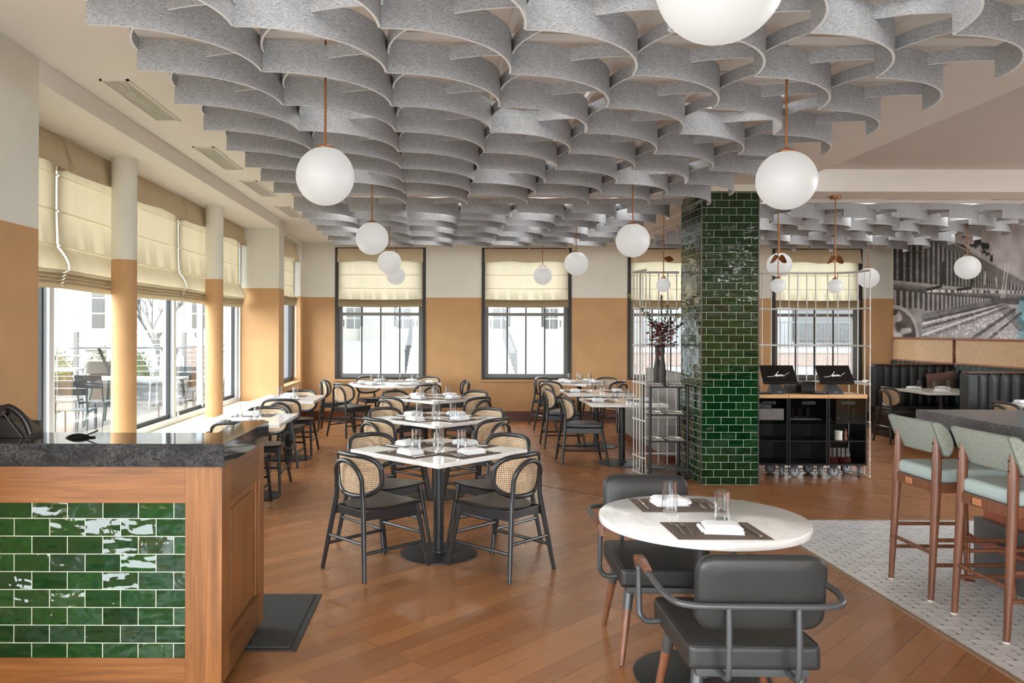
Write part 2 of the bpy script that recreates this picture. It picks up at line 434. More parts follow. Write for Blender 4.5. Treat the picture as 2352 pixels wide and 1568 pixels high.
m_carpet = pm('charcoal carpet pile', C(72, 72, 71), .95, var=.55, vs=260, bump=1.0, bs=300, spec=.1)
# ------------------------------------------------------------------ world + view
w = bpy.data.worlds.new('overcast sky'); scene.world = w; w.use_nodes = True
bg = w.node_tree.nodes['Background']; bg.inputs['Color'].default_value = (.93, .99, 1.04, 1); bg.inputs['Strength'].default_value = 9.5
scene.view_settings.view_transform = 'Standard'; scene.view_settings.look = 'None'; scene.view_settings.gamma = 1.0
scene.view_settings.use_curve_mapping = False; scene.view_settings.exposure = 0.42
cy = scene.cycles
cy.use_denoising = True; cy.max_bounces = 10; cy.diffuse_bounces = 6; cy.glossy_bounces = 4; cy.transparent_max_bounces = 24; cy.transmission_bounces = 6
cy.caustics_reflective = False; cy.caustics_refractive = False; cy.sample_clamp_indirect = 8

# ------------------------------------------------------------------ unseen fill lamps added above the baffles and over the bar for brightness
m_fillface = pm('fill diffuser', C(240, 238, 232), .6)
def fill_lamp(x, y, z, power, label, size=.42, grp='added fill lamps'):
    t = thing('fill_lamp', label, 'fill lamp', (x, y, z), 0, grp)
    b = BM(); bx(b, -size / 2 - .02, size / 2 + .02, -size / 2 - .02, size / 2 + .02, -.012, 0, .003); build('fill_housing', b, m_rail_fill, t)
    d = bpy.data.lights.new('fill_light', 'AREA'); d.shape = 'SQUARE'; d.size = size; d.energy = power; d.color = (1, .98, .95)
    o = bpy.data.objects.new('fill_light', d); COL.objects.link(o); o.parent = t; o.location = (0, 0, -.016)
m_rail_fill = m_rail
LW = 1.2; WALLW = 3.2
for yy in (1.4, 3.2, 5.0, 6.8):
    for xx in (-.6, .62, 1.85): fill_lamp(xx, yy, 3.168, LW, 'flat added fill lamp hidden above the felt baffles')
for yy in (9.3, 10.5, 11.7):
    for xx in (-1.1, 0, 1.1, 2.1): fill_lamp(xx, yy, 3.168, 3.5, 'flat added fill lamp hidden above the felt baffles')
for yy in (9.7, 11.4):
    for xx in (4.0, 5.1, 6.2, 7.2): fill_lamp(xx, yy, 3.168, 3.5, 'flat added fill lamp hidden above the felt baffles')
for k in range(9): fill_lamp(-1.75 + 1.12 * k, 13.35, 3.168, WALLW, 'flat added fill lamp washing the back wall behind the baffles', .3)  # added out of sight to brighten the back wall
for xx, yy in ((6.9, 1.0), (6.9, 3.3), (5.0, -1.5), (7.0, -1.5)): fill_lamp(xx, yy, 3.333, 26, 'flat added fill lamp over the bar outside the view', .6)  # added out of view to lighten the bar side
# ------------------------------------------------------------------ room shell
b = BM(); bx(b, -3.05, 8.15, -3.0, 14.55, -.12, 0); struct('floor', b, m_floor, 'brown plank floor laid diagonally')
# marble mosaic by the bar
b = BM(); bx(b, 2.70, 8.0, -3.0, 6.93, 0, .003); struct('floor_mosaic_bed', b, m_grout, 'grey grout bed of the marble floor')
b = BM(); tl = b.verts.layers.float.new('tone')
L, W = .136, .068; iy = 0; y = -.6
while y < 6.93 + W:
    x = 2.70 - (L * .5 if iy % 2 else 0)
    while x < 6.2:
        cx, cyy = x + L / 2, y; tone = R.random(); g = .0009
        a, h, tip = L / 2 - g, W / 2 - g, .018
        poly = [(-a, h * .15), (-a + tip * .55, -h), (a - tip * .55, -h), (a, -h * .15), (a - tip * .2, h), (-a + tip * .2, h)]
        P = [(min(max(cx + px, 2.705), 8), min(cyy + py, 6.92)) for px, py in poly]
        if max(p[0] for p in P) - min(p[0] for p in P) > .01 and max(p[1] for p in P) - min(p[1] for p in P) > .01:
            vs = [b.verts.new((px, py, .0046)) for px, py in P]
            for v in vs: v[tl] = tone
            b.faces.new(vs)
        x += L
    y += W; iy += 1
struct('floor_mosaic', b, m_picket, 'pale marble picket mosaic floor by the bar', smooth=False)
b = BM(); bx(b, -2.3, 2.67, -3.0, 2.9, 0, .004); struct('floor_entrance', b, pm('white entrance marble', C(196, 194, 190), .3, var=.05, vs=3), 'pale marble entrance floor before the host stand')
b = BM(); bx(b, 2.672, 2.684, -3, 6.95, 0, .006); bx(b, 2.692, 2.70, -3, 6.94, 0, .007); bx(b, 2.68, 8, 6.93, 6.942, 0, .007)
struct('trim_1', b, pm('floor edge strip', C(176, 150, 124), .4, .4), 'thin metal strip between planks and marble')
b = BM(); box(b, (-.14, 9.6, .001), (6.3, .016, .004), rot=Matrix.Rotation(-PI / 4, 3, 'Z')); struct('trim_2', b, m_baseb, 'dark seam strip across the plank floor')
# left side
b = BM(); bx(b, -3.05, -2.31, 2.6, 4.575, 0, 3.3); bx(b, -3.05, -2.31, -3.0, -2.4, 0, 3.3); bx(b, -3.05, -2.31, -2.4, 2.6, 0, .6); bx(b, -3.05, -2.31, -2.4, 2.6, 2.9, 3.3); struct('wall_left_front', b, m_wall, 'two tone left wall before the window bay')
b = BM(); bx(b, -3.05, -2.31, 11.2, 11.56, 0, 3.3); struct('wall_left_pier', b, m_wall, 'two tone pier at the end of the window bay')
b = BM(); bx(b, -3.05, -2.52, 11.56, 14.55, 0, .73); bx(b, -3.05, -2.52, 11.56, 14.55, 3.10, 3.3); bx(b, -3.05, -2.52, 14.05, 14.55, .73, 3.10)
struct('wall_left_back', b, m_wall, 'left wall beyond the pier with a narrow window')
b = BM(); bx(b, -3.05, -2.31, 4.575, 11.2, 3.035, 3.3); struct('ceiling_soffit', b, m_ceil, 'dropped soffit over the window bay')
b = BM(); bx(b, -3.05, -2.32, 4.575, 11.2, 0, .63, .004); struct('wall_left_ledge', b, m_cream, 'cream window ledge')
# back wall with four windows
WX = [(-1.965, -.345), (.655, 2.262), (3.265, 4.872), (5.85, 7.455)]
WZ0, WZ1 = .735, 3.09
b = BM(); bx(b, -2.6, 8.15, 14.40, 14.65, 0, WZ0); bx(b, -2.6, 8.15, 14.40, 14.65, WZ1, 3.3)
xs = [-2.6] + [v for p in WX for v in p] + [8.15]
for i in range(0, len(xs), 2): bx(b, xs[i], xs[i + 1], 14.40, 14.65, WZ0, WZ1)
struct('wall_back', b, m_wall, 'two tone back wall with four tall windows')
b = BM(); bx(b, 8.0, 8.15, 8.4, 14.65, 0, 3.4); bx(b, 8.0, 8.15, -3, 4.2, 0, 3.4); bx(b, 8.0, 8.15, 4.2, 8.4, 0, .9); bx(b, 8.0, 8.15, 4.2, 8.4, 2.9, 3.4); struct('wall_right', b, m_wall, 'right wall behind the mural and booths')  # unseen opening beside the bar added so daylight brightens the right rear
b = BM(); bx(b, -2.52, 8.0, 14.382, 14.40, 0, .17, .003); bx(b, -2.52, 8.0, 14.376, 14.40, 0, .05); struct('baseboard_back', b, m_baseb, 'brown wood baseboard under the back windows')
b = BM(); bx(b, -2.52, -2.50, 11.56, 14.38, 0, .17, .003); struct('baseboard_left', b, m_baseb, 'brown wood baseboard along the left wall')
# wall behind the camera, with an unseen opening sized to let daylight in
b = BM(); bx(b, 3.0, 8.15, -3.2, -3.0, 0, 3.45); bx(b, -3.05, 3.0, -3.2, -3.0, 2.6, 3.45); bx(b, -3.05, -2.3, -3.2, -3.0, 0, 3.05); struct('wall_front', b, m_wall, 'wall behind the viewpoint with an opening shaped for daylight')
# ceiling
b = BM(); bx(b, -3.05, 3.62, -3, 8.5, 3.17, 3.30); bx(b, -3.05, 8.15, 8.6, 14.65, 3.17, 3.30); struct('ceiling', b, m_ceil, 'cream plaster ceiling')
b = BM(); bx(b, 3.62, 8.15, -3, 8.52, 3.335, 3.45); struct('ceiling_coffer', b, m_coffer_shade, 'raised ceiling panel over the bar')
b = BM(); bx(b, -3.05, 2.66, 8.49, 8.61, 3.17, 3.3); struct('ceiling_infill', b, m_ceil, 'cream plaster ceiling strip')
b = BM(); bx(b, 2.66, 8.0, 8.50, 8.98, 3.10, 3.42); struct('ceiling_beam', b, m_ceil, 'cream ceiling beam behind the bar')
# bay columns
for i, (yy, nm) in enumerate(((6.65, 'nearer'), (9.25, 'farther'))):
    b = BM(); lathe(b, [(.1, .63), (.1, 3.035)], 40, (-2.65, yy, 0))
    tag(build('round_column', b, m_wall), '%s round column on the cream window ledge, cream above tan' % nm, 'column', 'round columns on the window ledge', 'structure')
# tiled pillar
b = BM(); bx(b, 2.71, 3.32, 8.52, 9.25, 0, 3.12)
o = build('tiled_pillar', b, m_tile, smooth=False); tag(o, 'square pillar clad in glossy dark green brick tile', 'pillar', kind='structure')
b = BM()
for px in (2.712, 3.318): bx(b, px - .006, px + .006, 8.514, 8.526, 0, 3.1)
build('corner_trim', b, pm('steel corner trim', C(120, 124, 118), .25, .9), o)

# ------------------------------------------------------------------ window bay glazing (left)
b = BM()
bx(b, -2.98, -2.86, 4.58, 11.2, .63, .69, .004); bx(b, -2.98, -2.86, 4.7, 11.2, 2.99, 3.035)
for yy in (5.87, 8.55, 11.13): bx(b, -2.985, -2.865, yy - .035, yy + .035, .69, 3.0, .004)
fr = struct('window_1', b, m_framew, 'long silver framed window bay on the left')
b = BM()
for y0, y1 in ((4.72, 5.82), (5.93, 8.5), (8.61, 11.08)):
    for q0, q1, z0, z1 in ((y0, y0 + .03, .69, 2.99), (y1 - .03, y1, .69, 2.99), (y0, y1, .69, .73), (y0, y1, 2.95, 2.99)): bx(b, -2.935, -2.90, q0, q1, z0, z1)
build('window_sash', b, m_rubber, fr)
b = BM(); bx(b, -2.96, -2.89, 9.6, 9.65, .70, 2.98, .004); build('window_mullion', b, pm('blue grey sash', C(184, 196, 206), .4), fr)
b = BM(); bx(b, -2.92, -2.914, 4.72, 11.1, .70, 2.98); build('window_pane', b, m_pane, fr)
b = BM(); bx(b, -2.85, -2.60, 4.75, 4.78, .63, 3.03); bx(b, -3.0, -2.84, 11.155, 11.198, .63, 3.03)
struct('trim_4', b, m_framew, 'silver end jambs of the window bay')
b = BM(); bx(b, -3.06, -2.985, 11.18, 11.198, .63, 3.03); bx(b, -3.06, -2.73, 14.03, 14.052, .735, 3.1); bx(b, -3.06, -2.73, 11.56, 11.585, .735, 3.1); bx(b, -3.06, -2.73, 11.57, 14.05, .725, .74); struct('trim_5', b, pm('grey outer reveal', C(132, 134, 138), .7), 'grey outer window reveals')
# narrow left window
b = BM()
for q in ((11.6, 11.66, .735, 3.09), (13.98, 14.045, .735, 3.09), (11.6, 14.045, .735, .80), (11.6, 14.045, 3.03, 3.095)): bx(b, -2.72, -2.65, *q)
fl = struct('window_2', b, m_frameb, 'narrow black framed window on the left wall')
b = BM(); bx(b, -2.69, -2.684, 11.6, 14.04, .76, 3.06); build('window_pane', b, m_pane, fl)
b = BM(); tube(b, [(-2.57, 13.9, 2.1), (-2.57, 13.9, .8)], .006, n=6); tube(b, [(-2.57, 13.84, 2.1), (-2.57, 13.84, .8)], .006, n=6); build('blind_cord', b, m_white_metal, fl)
b = BM(); bx(b, -2.66, -2.50, 11.56, 14.10, .705, .735, .008); struct('trim_3', b, m_wall, 'tan sill of the narrow left window')
# back windows
for i, (x0, x1) in enumerate(WX):
    b = BM(); t = .052
    bx(b, x0, x0 + t, 14.385, 14.56, WZ0, WZ1); bx(b, x1 - t, x1, 14.385, 14.56, WZ0, WZ1)
    bx(b, x0 + t, x1 - t, 14.385, 14.56, WZ1 - t, WZ1); bx(b, x0 + t, x1 - t, 14.39, 14.56, WZ0, WZ0 + .03)
    fr = struct('window_%d' % (i + 3), b, m_frameb, 'tall black framed back window')
    b = BM(); g = .075
    bx(b, x0 + t, x0 + t + g, 14.47, 14.55, WZ0 + .03, WZ1 - t, .006); bx(b, x1 - t - g, x1 - t, 14.47, 14.55, WZ0 + .03, WZ1 - t, .006)
    bx(b, x0 + t + g, x1 - t - g, 14.47, 14.55, WZ0 + .03, WZ0 + .10, .006)
    ww = x1 - x0 - 2 * t - 2 * g
    bx(b, x0 + t + g, x1 - t - g, 14.48, 14.54, 1.875, 1.93, .004)
    build('window_sash', b, m_frameg, fr)
    for k in (1, 2, 3):
        xm = x0 + t + g + ww * k / 4; b = BM(); bx(b, xm - .011, xm + .011, 14.50, 14.522, WZ0 + .1, WZ1 - t); build('window_muntin', b, m_frameb, fr)
    b = BM(); bx(b, x0 + t, x1 - t, 14.507, 14.513, WZ0 + .05, WZ1 - t); build('window_pane', b, m_pane, fr)
    b = BM(); bx(b, x0 - .02, x1 + .02, 14.37, 14.40, WZ0 - .035, WZ0, .004); build('window_sill', b, m_wall, fr)

# ------------------------------------------------------------------ roman shades
def shade(pt, w, zt, zb, vz, folds, label, group, cloth=None, cord=False):
    """pt(s, d, z): s along the width, d out into the room"""
    t = thing('roman_shade', label, 'window shade', (0, 0, 0), 0, group)
    z0 = folds[-1]
    prof = [(.012, zt)]
    for f in folds[:-1]: prof += [(.012, f + .012), (.03, f + .003), (.012, f - .006)]
    prof += [(.02, z0 + .01), (.036, z0 + .002), (.02, z0 - .005)]
    lo = zb + .13
    n = 7
    for k in range(1, n + 1):
        u = k / n; prof.append((.02 + .085 * math.sin(u * PI * .55), z0 - .005 + (lo - z0) * u))
    def mk(pr, name, mat, nu=28, sag=.012):
        b = BM()
        def fn(u, v):
            q = v * (len(pr) - 1); i = min(int(q), len(pr) - 2); f = q - i
            d = pr[i][0] * (1 - f) + pr[i + 1][0] * f; z = pr[i][1] * (1 - f) + pr[i + 1][1] * f
            rip = .005 * math.sin(u * 47 + z * 9) * (1 if d > .03 else .3)
            return pt(u * w, d + rip, z - sag * 4 * u * (1 - u) * max(0, (zt - z)) / (zt - zb))
        grid(b, fn, nu, len(pr) - 1); return build(name, b, mat, t, ang=60)
    mk(prof, 'shade_panel', cloth or m_blind)
    st = [(prof[-1][0], lo)]
    zz = lo
    for k in range(4):
        st += [(.045 - .004 * k, zz - .028), (.10 - .008 * k, zz - .022)]; zz -= .026
    st += [(.04, zb), (.03, zb + .02)]
    mk(st, 'shade_folds', m_fold)
    b = BM()
    def vf(u, v): return pt(-.012 + u * (w + .024), .055 + .05 * v + .012 * math.sin(u * 21) * v, zt + .03 - (zt + .03 - vz) * v - .012 * v * math.sin(u * 13 + 1))
    grid(b, vf, 36, 6)
    grid(b, lambda u, v: pt(-.012, .1 * u * v + .0 + .055 * u, zt + .03 - (zt + .03 - vz) * v), 1, 6); grid(b, lambda u, v: pt(w + .012, (.055 + .05 * v) * u, zt + .03 - (zt + .03 - vz) * v), 1, 6)
    build('valance', b, m_valance, t, ang=60)
    if cord:
        b = BM()
        for dd in (-.02, .025): tube(b, [pt(w - .03 + dd, .03, zb + .05), pt(w - .03 + dd, .03, .70)], .0022, n=5)
        tube(b, [pt(w - .025, .03, .70), pt(w - .025, .03, .745)], .012, n=8); build('pull_cord', b, m_white_metal, t)
    return t
wn = ['first', 'second', 'third', 'fourth']
for i, (x0, x1) in enumerate(WX):
    shade(lambda s, d, z, x0=x0: (x0 + .06 + s, 14.42 - d, z), x1 - x0 - .12, 3.04, 2.035, 2.83, [2.60, 2.36, 2.16],
          'beige roman shade half lowered in the %s back window from the left' % wn[i], 'roman shades on the back windows', m_blind_b)
for i, (y0, y1) in enumerate(((4.3, 5.865), (5.895, 8.545), (8.575, 11.10))):
    y0 = max(y0, 4.6)
    shade(lambda s, d, z, y0=y0: (-2.85 + d, y0 + s, z), y1 - y0, 3.0, 1.93, 2.785, [2.75, 2.49, 2.24],
          'backlit beige roman shade, %s of the window bay panels from the host stand' % wn[i], 'roman shades along the window bay', None, True)
shade(lambda s, d, z: (-2.64 + d, 11.66 + s, z), 2.3, 3.04, 2.035, 2.80, [2.60, 2.36, 2.16], 'beige roman shade on the narrow left wall window beyond the pier', None)

# ------------------------------------------------------------------ ceiling grilles
for i, (x0, x1, y0, y1, lb) in enumerate(((-2.13, -1.95, 4.95, 5.92, 'nearest of the four ceiling grilles beside the window bay'), (-2.13, -1.95, 6.78, 7.75, 'second of the four ceiling grilles beside the window bay'),
        (-2.13, -1.95, 8.33, 9.3, 'third of the four ceiling grilles beside the window bay'), (-2.13, -1.95, 10.07, 11.04, 'farthest of the four ceiling grilles beside the window bay'),
        (2.86, 3.04, 9.9, 10.9, 'ceiling grille just left behind the tiled pillar top'))):
    t = thing('ceiling_grille', 'long slotted white ' + lb, 'air vent', ((x0 + x1) / 2, (y0 + y1) / 2, 3.17), 0, 'slotted ceiling grilles')
    hw, hl = (x1 - x0) / 2, (y1 - y0) / 2
    b = BM()
    for q in ((-hw, -hw + .016, -hl, hl), (hw - .016, hw, -hl, hl), (-hw, hw, -hl, -hl + .016), (-hw, hw, hl - .016, hl)): bx(b, *q, -.01, 0)
    build('grille_frame', b, m_ceil, t)
    b = BM(); bx(b, -hw + .016, hw - .016, -hl + .016, hl - .016, -.002, 0); build('grille_backing', b, pm('grille void', C(34, 31, 27), .8), t)
    b = BM(); n = 10
    for k in range(n): xx = -hw + .02 + (2 * hw - .04) * (k + .5) / n; bx(b, xx - .003, xx + .003, -hl + .016, hl - .016, -.008, -.001)
    build('grille_slats', b, m_ceil, t)

# ------------------------------------------------------------------ felt baffle canopies
def canopy(label, ox, oy, px, py, ang, nc, nr):
    t = thing('felt_baffle_canopy', label, 'acoustic baffle', (ox, oy, 2.90), ang, 'scalloped felt baffles under the ceiling')
    TH = .011
    def arc(sign, h0, h1):
        b = BM(); n = 16
        for side in (0, 1):
            pass
        ring = []
        for k in range(n + 1):
            a = PI / 2 * k / n
            row = []
            for off in (0, -TH):
                rx, ry = px + off, py + off
                for z in (h0, h1): row.append(b.verts.new((sign * rx * math.sin(a), py - ry * math.cos(a), z)))
            ring.append(row)
        for A, B in zip(ring, ring[1:]):
            for (i, j, mi) in ((0, 1, 0), (1, 3, 1), (3, 2, 0), (2, 0, 1)):
                b.faces.new((A[i], A[j], B[j], B[i])).material_index = mi
        for A in (ring[0], ring[-1]): b.faces.new((A[0], A[1], A[3], A[2])).material_index = 1
        return b
    S = build('felt_strip', arc(1, 0, .16), [m_felt, m_feltedge], t, ang=50)
    M_ = build('cross_strip', arc(-1, .095, .16), [m_felt, m_feltedge], t, ang=50)
    # UV along the arc so the fibre grain follows the strip
    for o in (S, M_):
        uvl = o.data.uv_layers[0].data
        for p in o.data.polygons:
            for li in p.loop_indices:
                v = o.data.vertices[o.data.loops[li].vertex_index].co
                uvl[li].uv = (math.atan2(abs(v.x), py - v.y + 1e-6) * px, v.z)
    first = True
    for r in range(nr):
        for c in range(nc):
            if first: S.location = (c * px, r * py, 0); M_.location = ((c + 1) * px, r * py, 0); first = False; continue
            o = S.copy(); COL.objects.link(o); o.parent = t; o.location = (c * px, r * py, 0)
            o = M_.copy(); COL.objects.link(o); o.parent = t; o.location = ((c + 1) * px, r * py, 0)
    for r in range(nr + 1):
        b = BM(); bx(b, -.02, nc * px + .02, r * py - .004, r * py + .024, .165, .20); build('cross_rail', b, m_rail, t)
    for c in range(nc + 1):
        b = BM(); bx(b, c * px - .02, c * px + .008, -.02, nr * py + .03, .20, .235); build('long_rail', b, m_rail, t)
    b = BM()
    for r in range(0, nr + 1, 3):
        for c in range(0, nc + 1, 3): tube(b, [(c * px, r * py, .23), (c * px, r * py, .268)], .004, n=6)
    build('hanger_wires', b, m_rail, t)
    return t
a1 = math.radians(1.4)
o1 = Vector((-1.495, 3.344)); e2 = Vector((-math.sin(a1), math.cos(a1)))
q = o1 - e2 * .592 * 2
canopy('large foreground canopy of grey scalloped felt baffles over the middle tables', q.x, q.y, .611, .592, a1, 7, 10)
canopy('rear left canopy of grey scalloped felt baffles nearing the back windows', -1.63, 8.66, .600, .562, math.radians(.8), 7, 7)
canopy('right canopy of grey scalloped felt baffles between tiled pillar and mural', 3.27, 9.0, .5985, .565, math.radians(.8), 7, 7)

# ------------------------------------------------------------------ pendants
def pendant(x, y, zc, r, ztop, label, leaves=0, cat='pendant lamp', group=None, name='globe_pendant', canopy_at=None):
    t = thing(name, label, cat, (x, y, zc), 0, group)
    b = BM(); ball(b, (0, 0, 0), r, 40, 24); g = build('globe', b, m_opal, t)
    b = BM(); tube(b, [(0, 0, r * .96), (0, 0, ztop - zc)], .0062 if leaves == 0 else .006, n=10); build('rod', b, m_bronze, t)
    b = BM(); rr = r * .34; zz = math.sqrt(r * r - rr * rr)
    lathe(b, [(rr, zz - .002), (rr, zz + .008), (rr * .5, zz + .02), (.008, zz + .026), (0, zz + .026)], 24); build('fitting', b, m_bronze, t)
    if canopy_at is not None:
        b = BM(); lathe(b, [(0, -.03), (.055, -.03), (.058, -.026), (.058, 0), (0, 0)], 28, (0, 0, canopy_at - zc)); build('ceiling_rose', b, m_bronze, t)
    for s in ((1, -1) if leaves == 2 else (1,) if leaves == 1 else ()):
        b = BM(); zl = .30
        def lf(u, v, s=s):
            w_ = .042 * math.sin(PI * min(1, u * .98 + .01)) ** .75 * (1 - .15 * u)
            return (s * (.004 + .085 * u), (v - .5) * .03, zl + .008 - .055 * u * u - (v - .5) * 2 * w_)
        if leaves == 1:
            def lf(u, v): return (.004 + .115 * u, (v - .5) * .05 * math.sin(PI * min(1, u + .01)), zl - .02 * u - (v - .5) * .06 * math.sin(PI * min(1, u + .01)))
        V = grid(b, lf, 14, 6); bmesh.ops.solidify(b, geom=list(b.faces), thickness=.003); build('leaf', b, m_bronze, t)
    return t
gp = 'white globe pendants'
H0 = 3.17
def gz(py, D): return 1.64 + (755 - py) * D / 1850
for (px, py, dia, lb) in ((746, 405.5, 133.5, 'white globe pendant hanging left of the front square table'), (1805, 412, 134, 'white globe pendant hanging in front of the tiled pillar top'),
        (854, 548, 75, 'white globe pendant above the second square table'), (894, 603, 55, 'middle one of three overlapping white globes left of the first back window shade centre'),
        (909, 633, 43, 'smallest white globe before the first back window shade'), (1453, 551, 77, 'white globe pendant before the third window, left of the leaf pendant'),
        (1323, 604, 54, 'white globe pendant at the right edge of the second back window'), (1246, 632, 43, 'smallest white globe before the second back window shade'),
        (1652, -52, 293, 'huge nearest white globe cut off by the top edge of view'), (1790, 606, 55.5, 'white globe pendant half hidden behind the screen and leaf pendant'),
        (1994, 635, 46.5, 'white globe pendant seen through the end of the white rod screen'), (2222, 611, 53.5, 'white globe pendant hanging before the loom mural')):
    D = .30 * 1850 / dia
    pendant((px - 1022) * D / 1850, D, gz(py, D), .15, 3.17, lb, group=gp)
lp = 'small globe pendants with bronze leaves'
pendant(2.44, 9.0, 1.64 + 102 * 9.0 / 1850, .079, 3.17, 'small globe pendant with one bronze leaf above the flower vase', 1, group=lp, name='leaf_pendant')
pendant(3.64, 8.8, 1.64 + 101 * 8.8 / 1850, .080, 3.10, 'small leaf pendant with two bronze leaves next to the tiled pillar', 2, group=lp, name='leaf_pendant', canopy_at=3.10)
pendant(4.262, 8.8, 1.64 + 100 * 8.8 / 1850, .080, 3.10, 'small leaf pendant with visible bronze ceiling rose above the right terminal', 2, group=lp, name='leaf_pendant', canopy_at=3.10)
# ------------------------------------------------------------------ bentwood cane chair (front = +Y)
def make_chair(pad=False):
    t = thing('cane_chair', 'black bentwood chair', 'chair')
    # seat
    out = []
    for k in range(11): a = PI + PI * k / 10; out.append((.205 * math.cos(a), -.015 + .205 * math.sin(a)))
    out += [(.213, .06), (.232, .165), (.24, .205), (.225, .218), (.10, .228), (-.10, .228), (-.225, .218), (-.24, .205), (-.232, .165), (-.213, .06)]
    b = BM(); n = len(out)
    def z_of(x, y): return .452 + .012 * (x / .23) ** 2 + .008 * max(0, y / .2) - .004
    cen_t = b.verts.new((0, 0, z_of(0, 0))); cen_b = b.verts.new((0, 0, z_of(0, 0) - .02))
    rt = []; rb = []
    for s in (.35, .7, .95, 1.0):
        rt.append([b.verts.new((x * s, y * s, z_of(x * s, y * s) - (.004 if s == 1 else 0))) for x, y in out])
        rb.append([b.verts.new((x * s * (.98 if s == 1 else 1), y * s * (.98 if s == 1 else 1), z_of(x * s, y * s) - (.016 if s == 1 else .02))) for x, y in out])
    for i in range(n):
        j = (i + 1) % n
        b.faces.new((cen_t, rt[0][i], rt[0][j])); b.faces.new((cen_b, rb[0][j], rb[0][i]))
        for A, B in zip(rt, rt[1:]): b.faces.new((A[i], B[i], B[j], A[j]))
        for A, B in zip(rb, rb[1:]): b.faces.new((A[j], B[j], B[i], A[i]))
        b.faces.new((rt[-1][i], rb[-1][i], rb[-1][j], rt[-1][j]))
    build('seat', b, m_black, t, ang=50)
    if pad:
        b = BM(); rings = []
        for s, z in ((.99, .452), (1.0, .465), (.97, .482), (.8, .492), (.4, .496)): rings.append([b.verts.new((x * s * .96, y * s * .96, z + .008 * (x / .23) ** 2)) for x, y in out])
        c = b.verts.new((0, 0, .497))
        for A, B in zip(rings, rings[1:]):
            for i in range(n): b.faces.new((A[i], A[(i + 1) % n], B[(i + 1) % n], B[i]))
        for i in range(n): b.faces.new((rings[-1][i], rings[-1][(i + 1) % n], c))
        b.faces.new(list(reversed(rings[0])))
        build('seat_pad', b, leather_pad, t, ang=60)
    # legs
    bl = lambda s, z: (s * (.146 + .084 * (.5 - z) / .5), -.235 - .055 * (.5 - z) / .5, z)
    fl = lambda s, z: (s * (.198 + .030 * (.44 - z) / .44), .19 + .085 * (.44 - z) / .44, z)
    for s in (-1, 1):
        b = BM(); tube(b, [bl(s, 0), bl(s, .25), bl(s, .5)], [.0145, .0175, .0185], n=10); build('leg', b, m_black, t)
        b = BM(); tube(b, [fl(s, 0), fl(s, .25), fl(s, .445)], [.0135, .017, .018], n=10); build('leg', b, m_black, t)
    # aprons
    b = BM()
    for s in (-1, 1):
        p, q = Vector(bl(s, .41)), Vector(fl(s, .41)); d = q - p
        box(b, (p + q) / 2, (.018, d.length, .062), .004, Matrix.Rotation(math.atan2(-d.x, d.y), 3, 'Z'))
    bx(b, -.19, .19, .178, .196, .38, .44, .004); bx(b, -.15, .15, -.238, -.222, .39, .44, .004)
    build('seat_rail', b, m_black, t)
    b = BM()
    for s in (-1, 1): cyl(b, bl(s, .175), fl(s, .175), .0115, 8)
    cyl(b, bl(-1, .235), bl(1, .235), .0115, 8); cyl(b, fl(-1, .235), fl(1, .235), .0115, 8)
    build('stretcher', b, m_black, t)
    # bent arch joining the rear legs
    b = BM()
    P = [bl(-1, .49), (-.140, -.236, .54), (-.136, -.240, .64)]
    for k in range(1, 12):
        a = PI - PI * k / 12; P.append((.136 * math.cos(a), -.240 - .036 * math.sin(a), .64 + .125 * math.sin(a)))
    P += [(.136, -.240, .64), (.140, -.236, .54), bl(1, .49)]
    tube(b, P, .0165, n=10); build('back_hoop', b, m_black, t, ang=70)
    # wrapped backrest loop with cane
    Rr = .30
    def bp(u, v, off=0.0):
        a = u / Rr; return (Rr * math.sin(a), -.232 + (Rr) * (1 - math.cos(a)) * .92 - .10 * (v) + off, .662 + v)
    def ol(k, m=48, s=1.0):
        a = 2 * PI * k / m; c_, s_ = math.cos(a), math.sin(a)
        e = .62 if s_ > 0 else .80
        wv = .252 if s_ > 0 else .252 - .03 * (abs(s_) ** 2)
        return (wv * s * math.copysign(abs(c_) ** e, c_), .138 * s * math.copysign(abs(s_) ** e, s_))
    b = BM(); tube(b, [bp(*ol(k)) for k in range(48)], .0175, closed=True, n=10); build('back_frame', b, m_black, t, ang=70)
    b = BM(); uvl = b.loops.layers.uv.verify(); m = 48; rs = (0.02, .35, .7, .95)
    RV = [[(ol(k, m, s), b.verts.new(bp(*ol(k, m, s)))) for k in range(m)] for s in rs]
    for A, B in zip(RV, RV[1:]):
        for k in range(m):
            q = (A[k], B[k], B[(k + 1) % m], A[(k + 1) % m]); f = b.faces.new([e[1] for e in q])
            for l, e in zip(f.loops, q): l[uvl].uv = e[0]
    f = b.faces.new([e[1] for e in RV[0]])
    for l, e in zip(f.loops, RV[0]): l[uvl].uv = e[0]
    build('cane_panel', b, m_cane, t, uv=False, ang=70)
    b = BM(); tube(b, [bp(*ol(k, 48, .93), .004) for k in range(48)], .006, closed=True, n=6); build('cane_bead', b, pm_cane_bead, t, ang=70)
    return t
pm_cane_bead = pm('cane bead', C(206, 172, 130), .5)
leather_pad = leather('slate seat leather', C(78, 78, 80), .4)
CH = Proto(make_chair()); CHP = Proto(make_chair(True))
def chair(x, y, rz, label, group, pad=False): return (CHP if pad else CH).put((x, y, 0), rz, label, group)

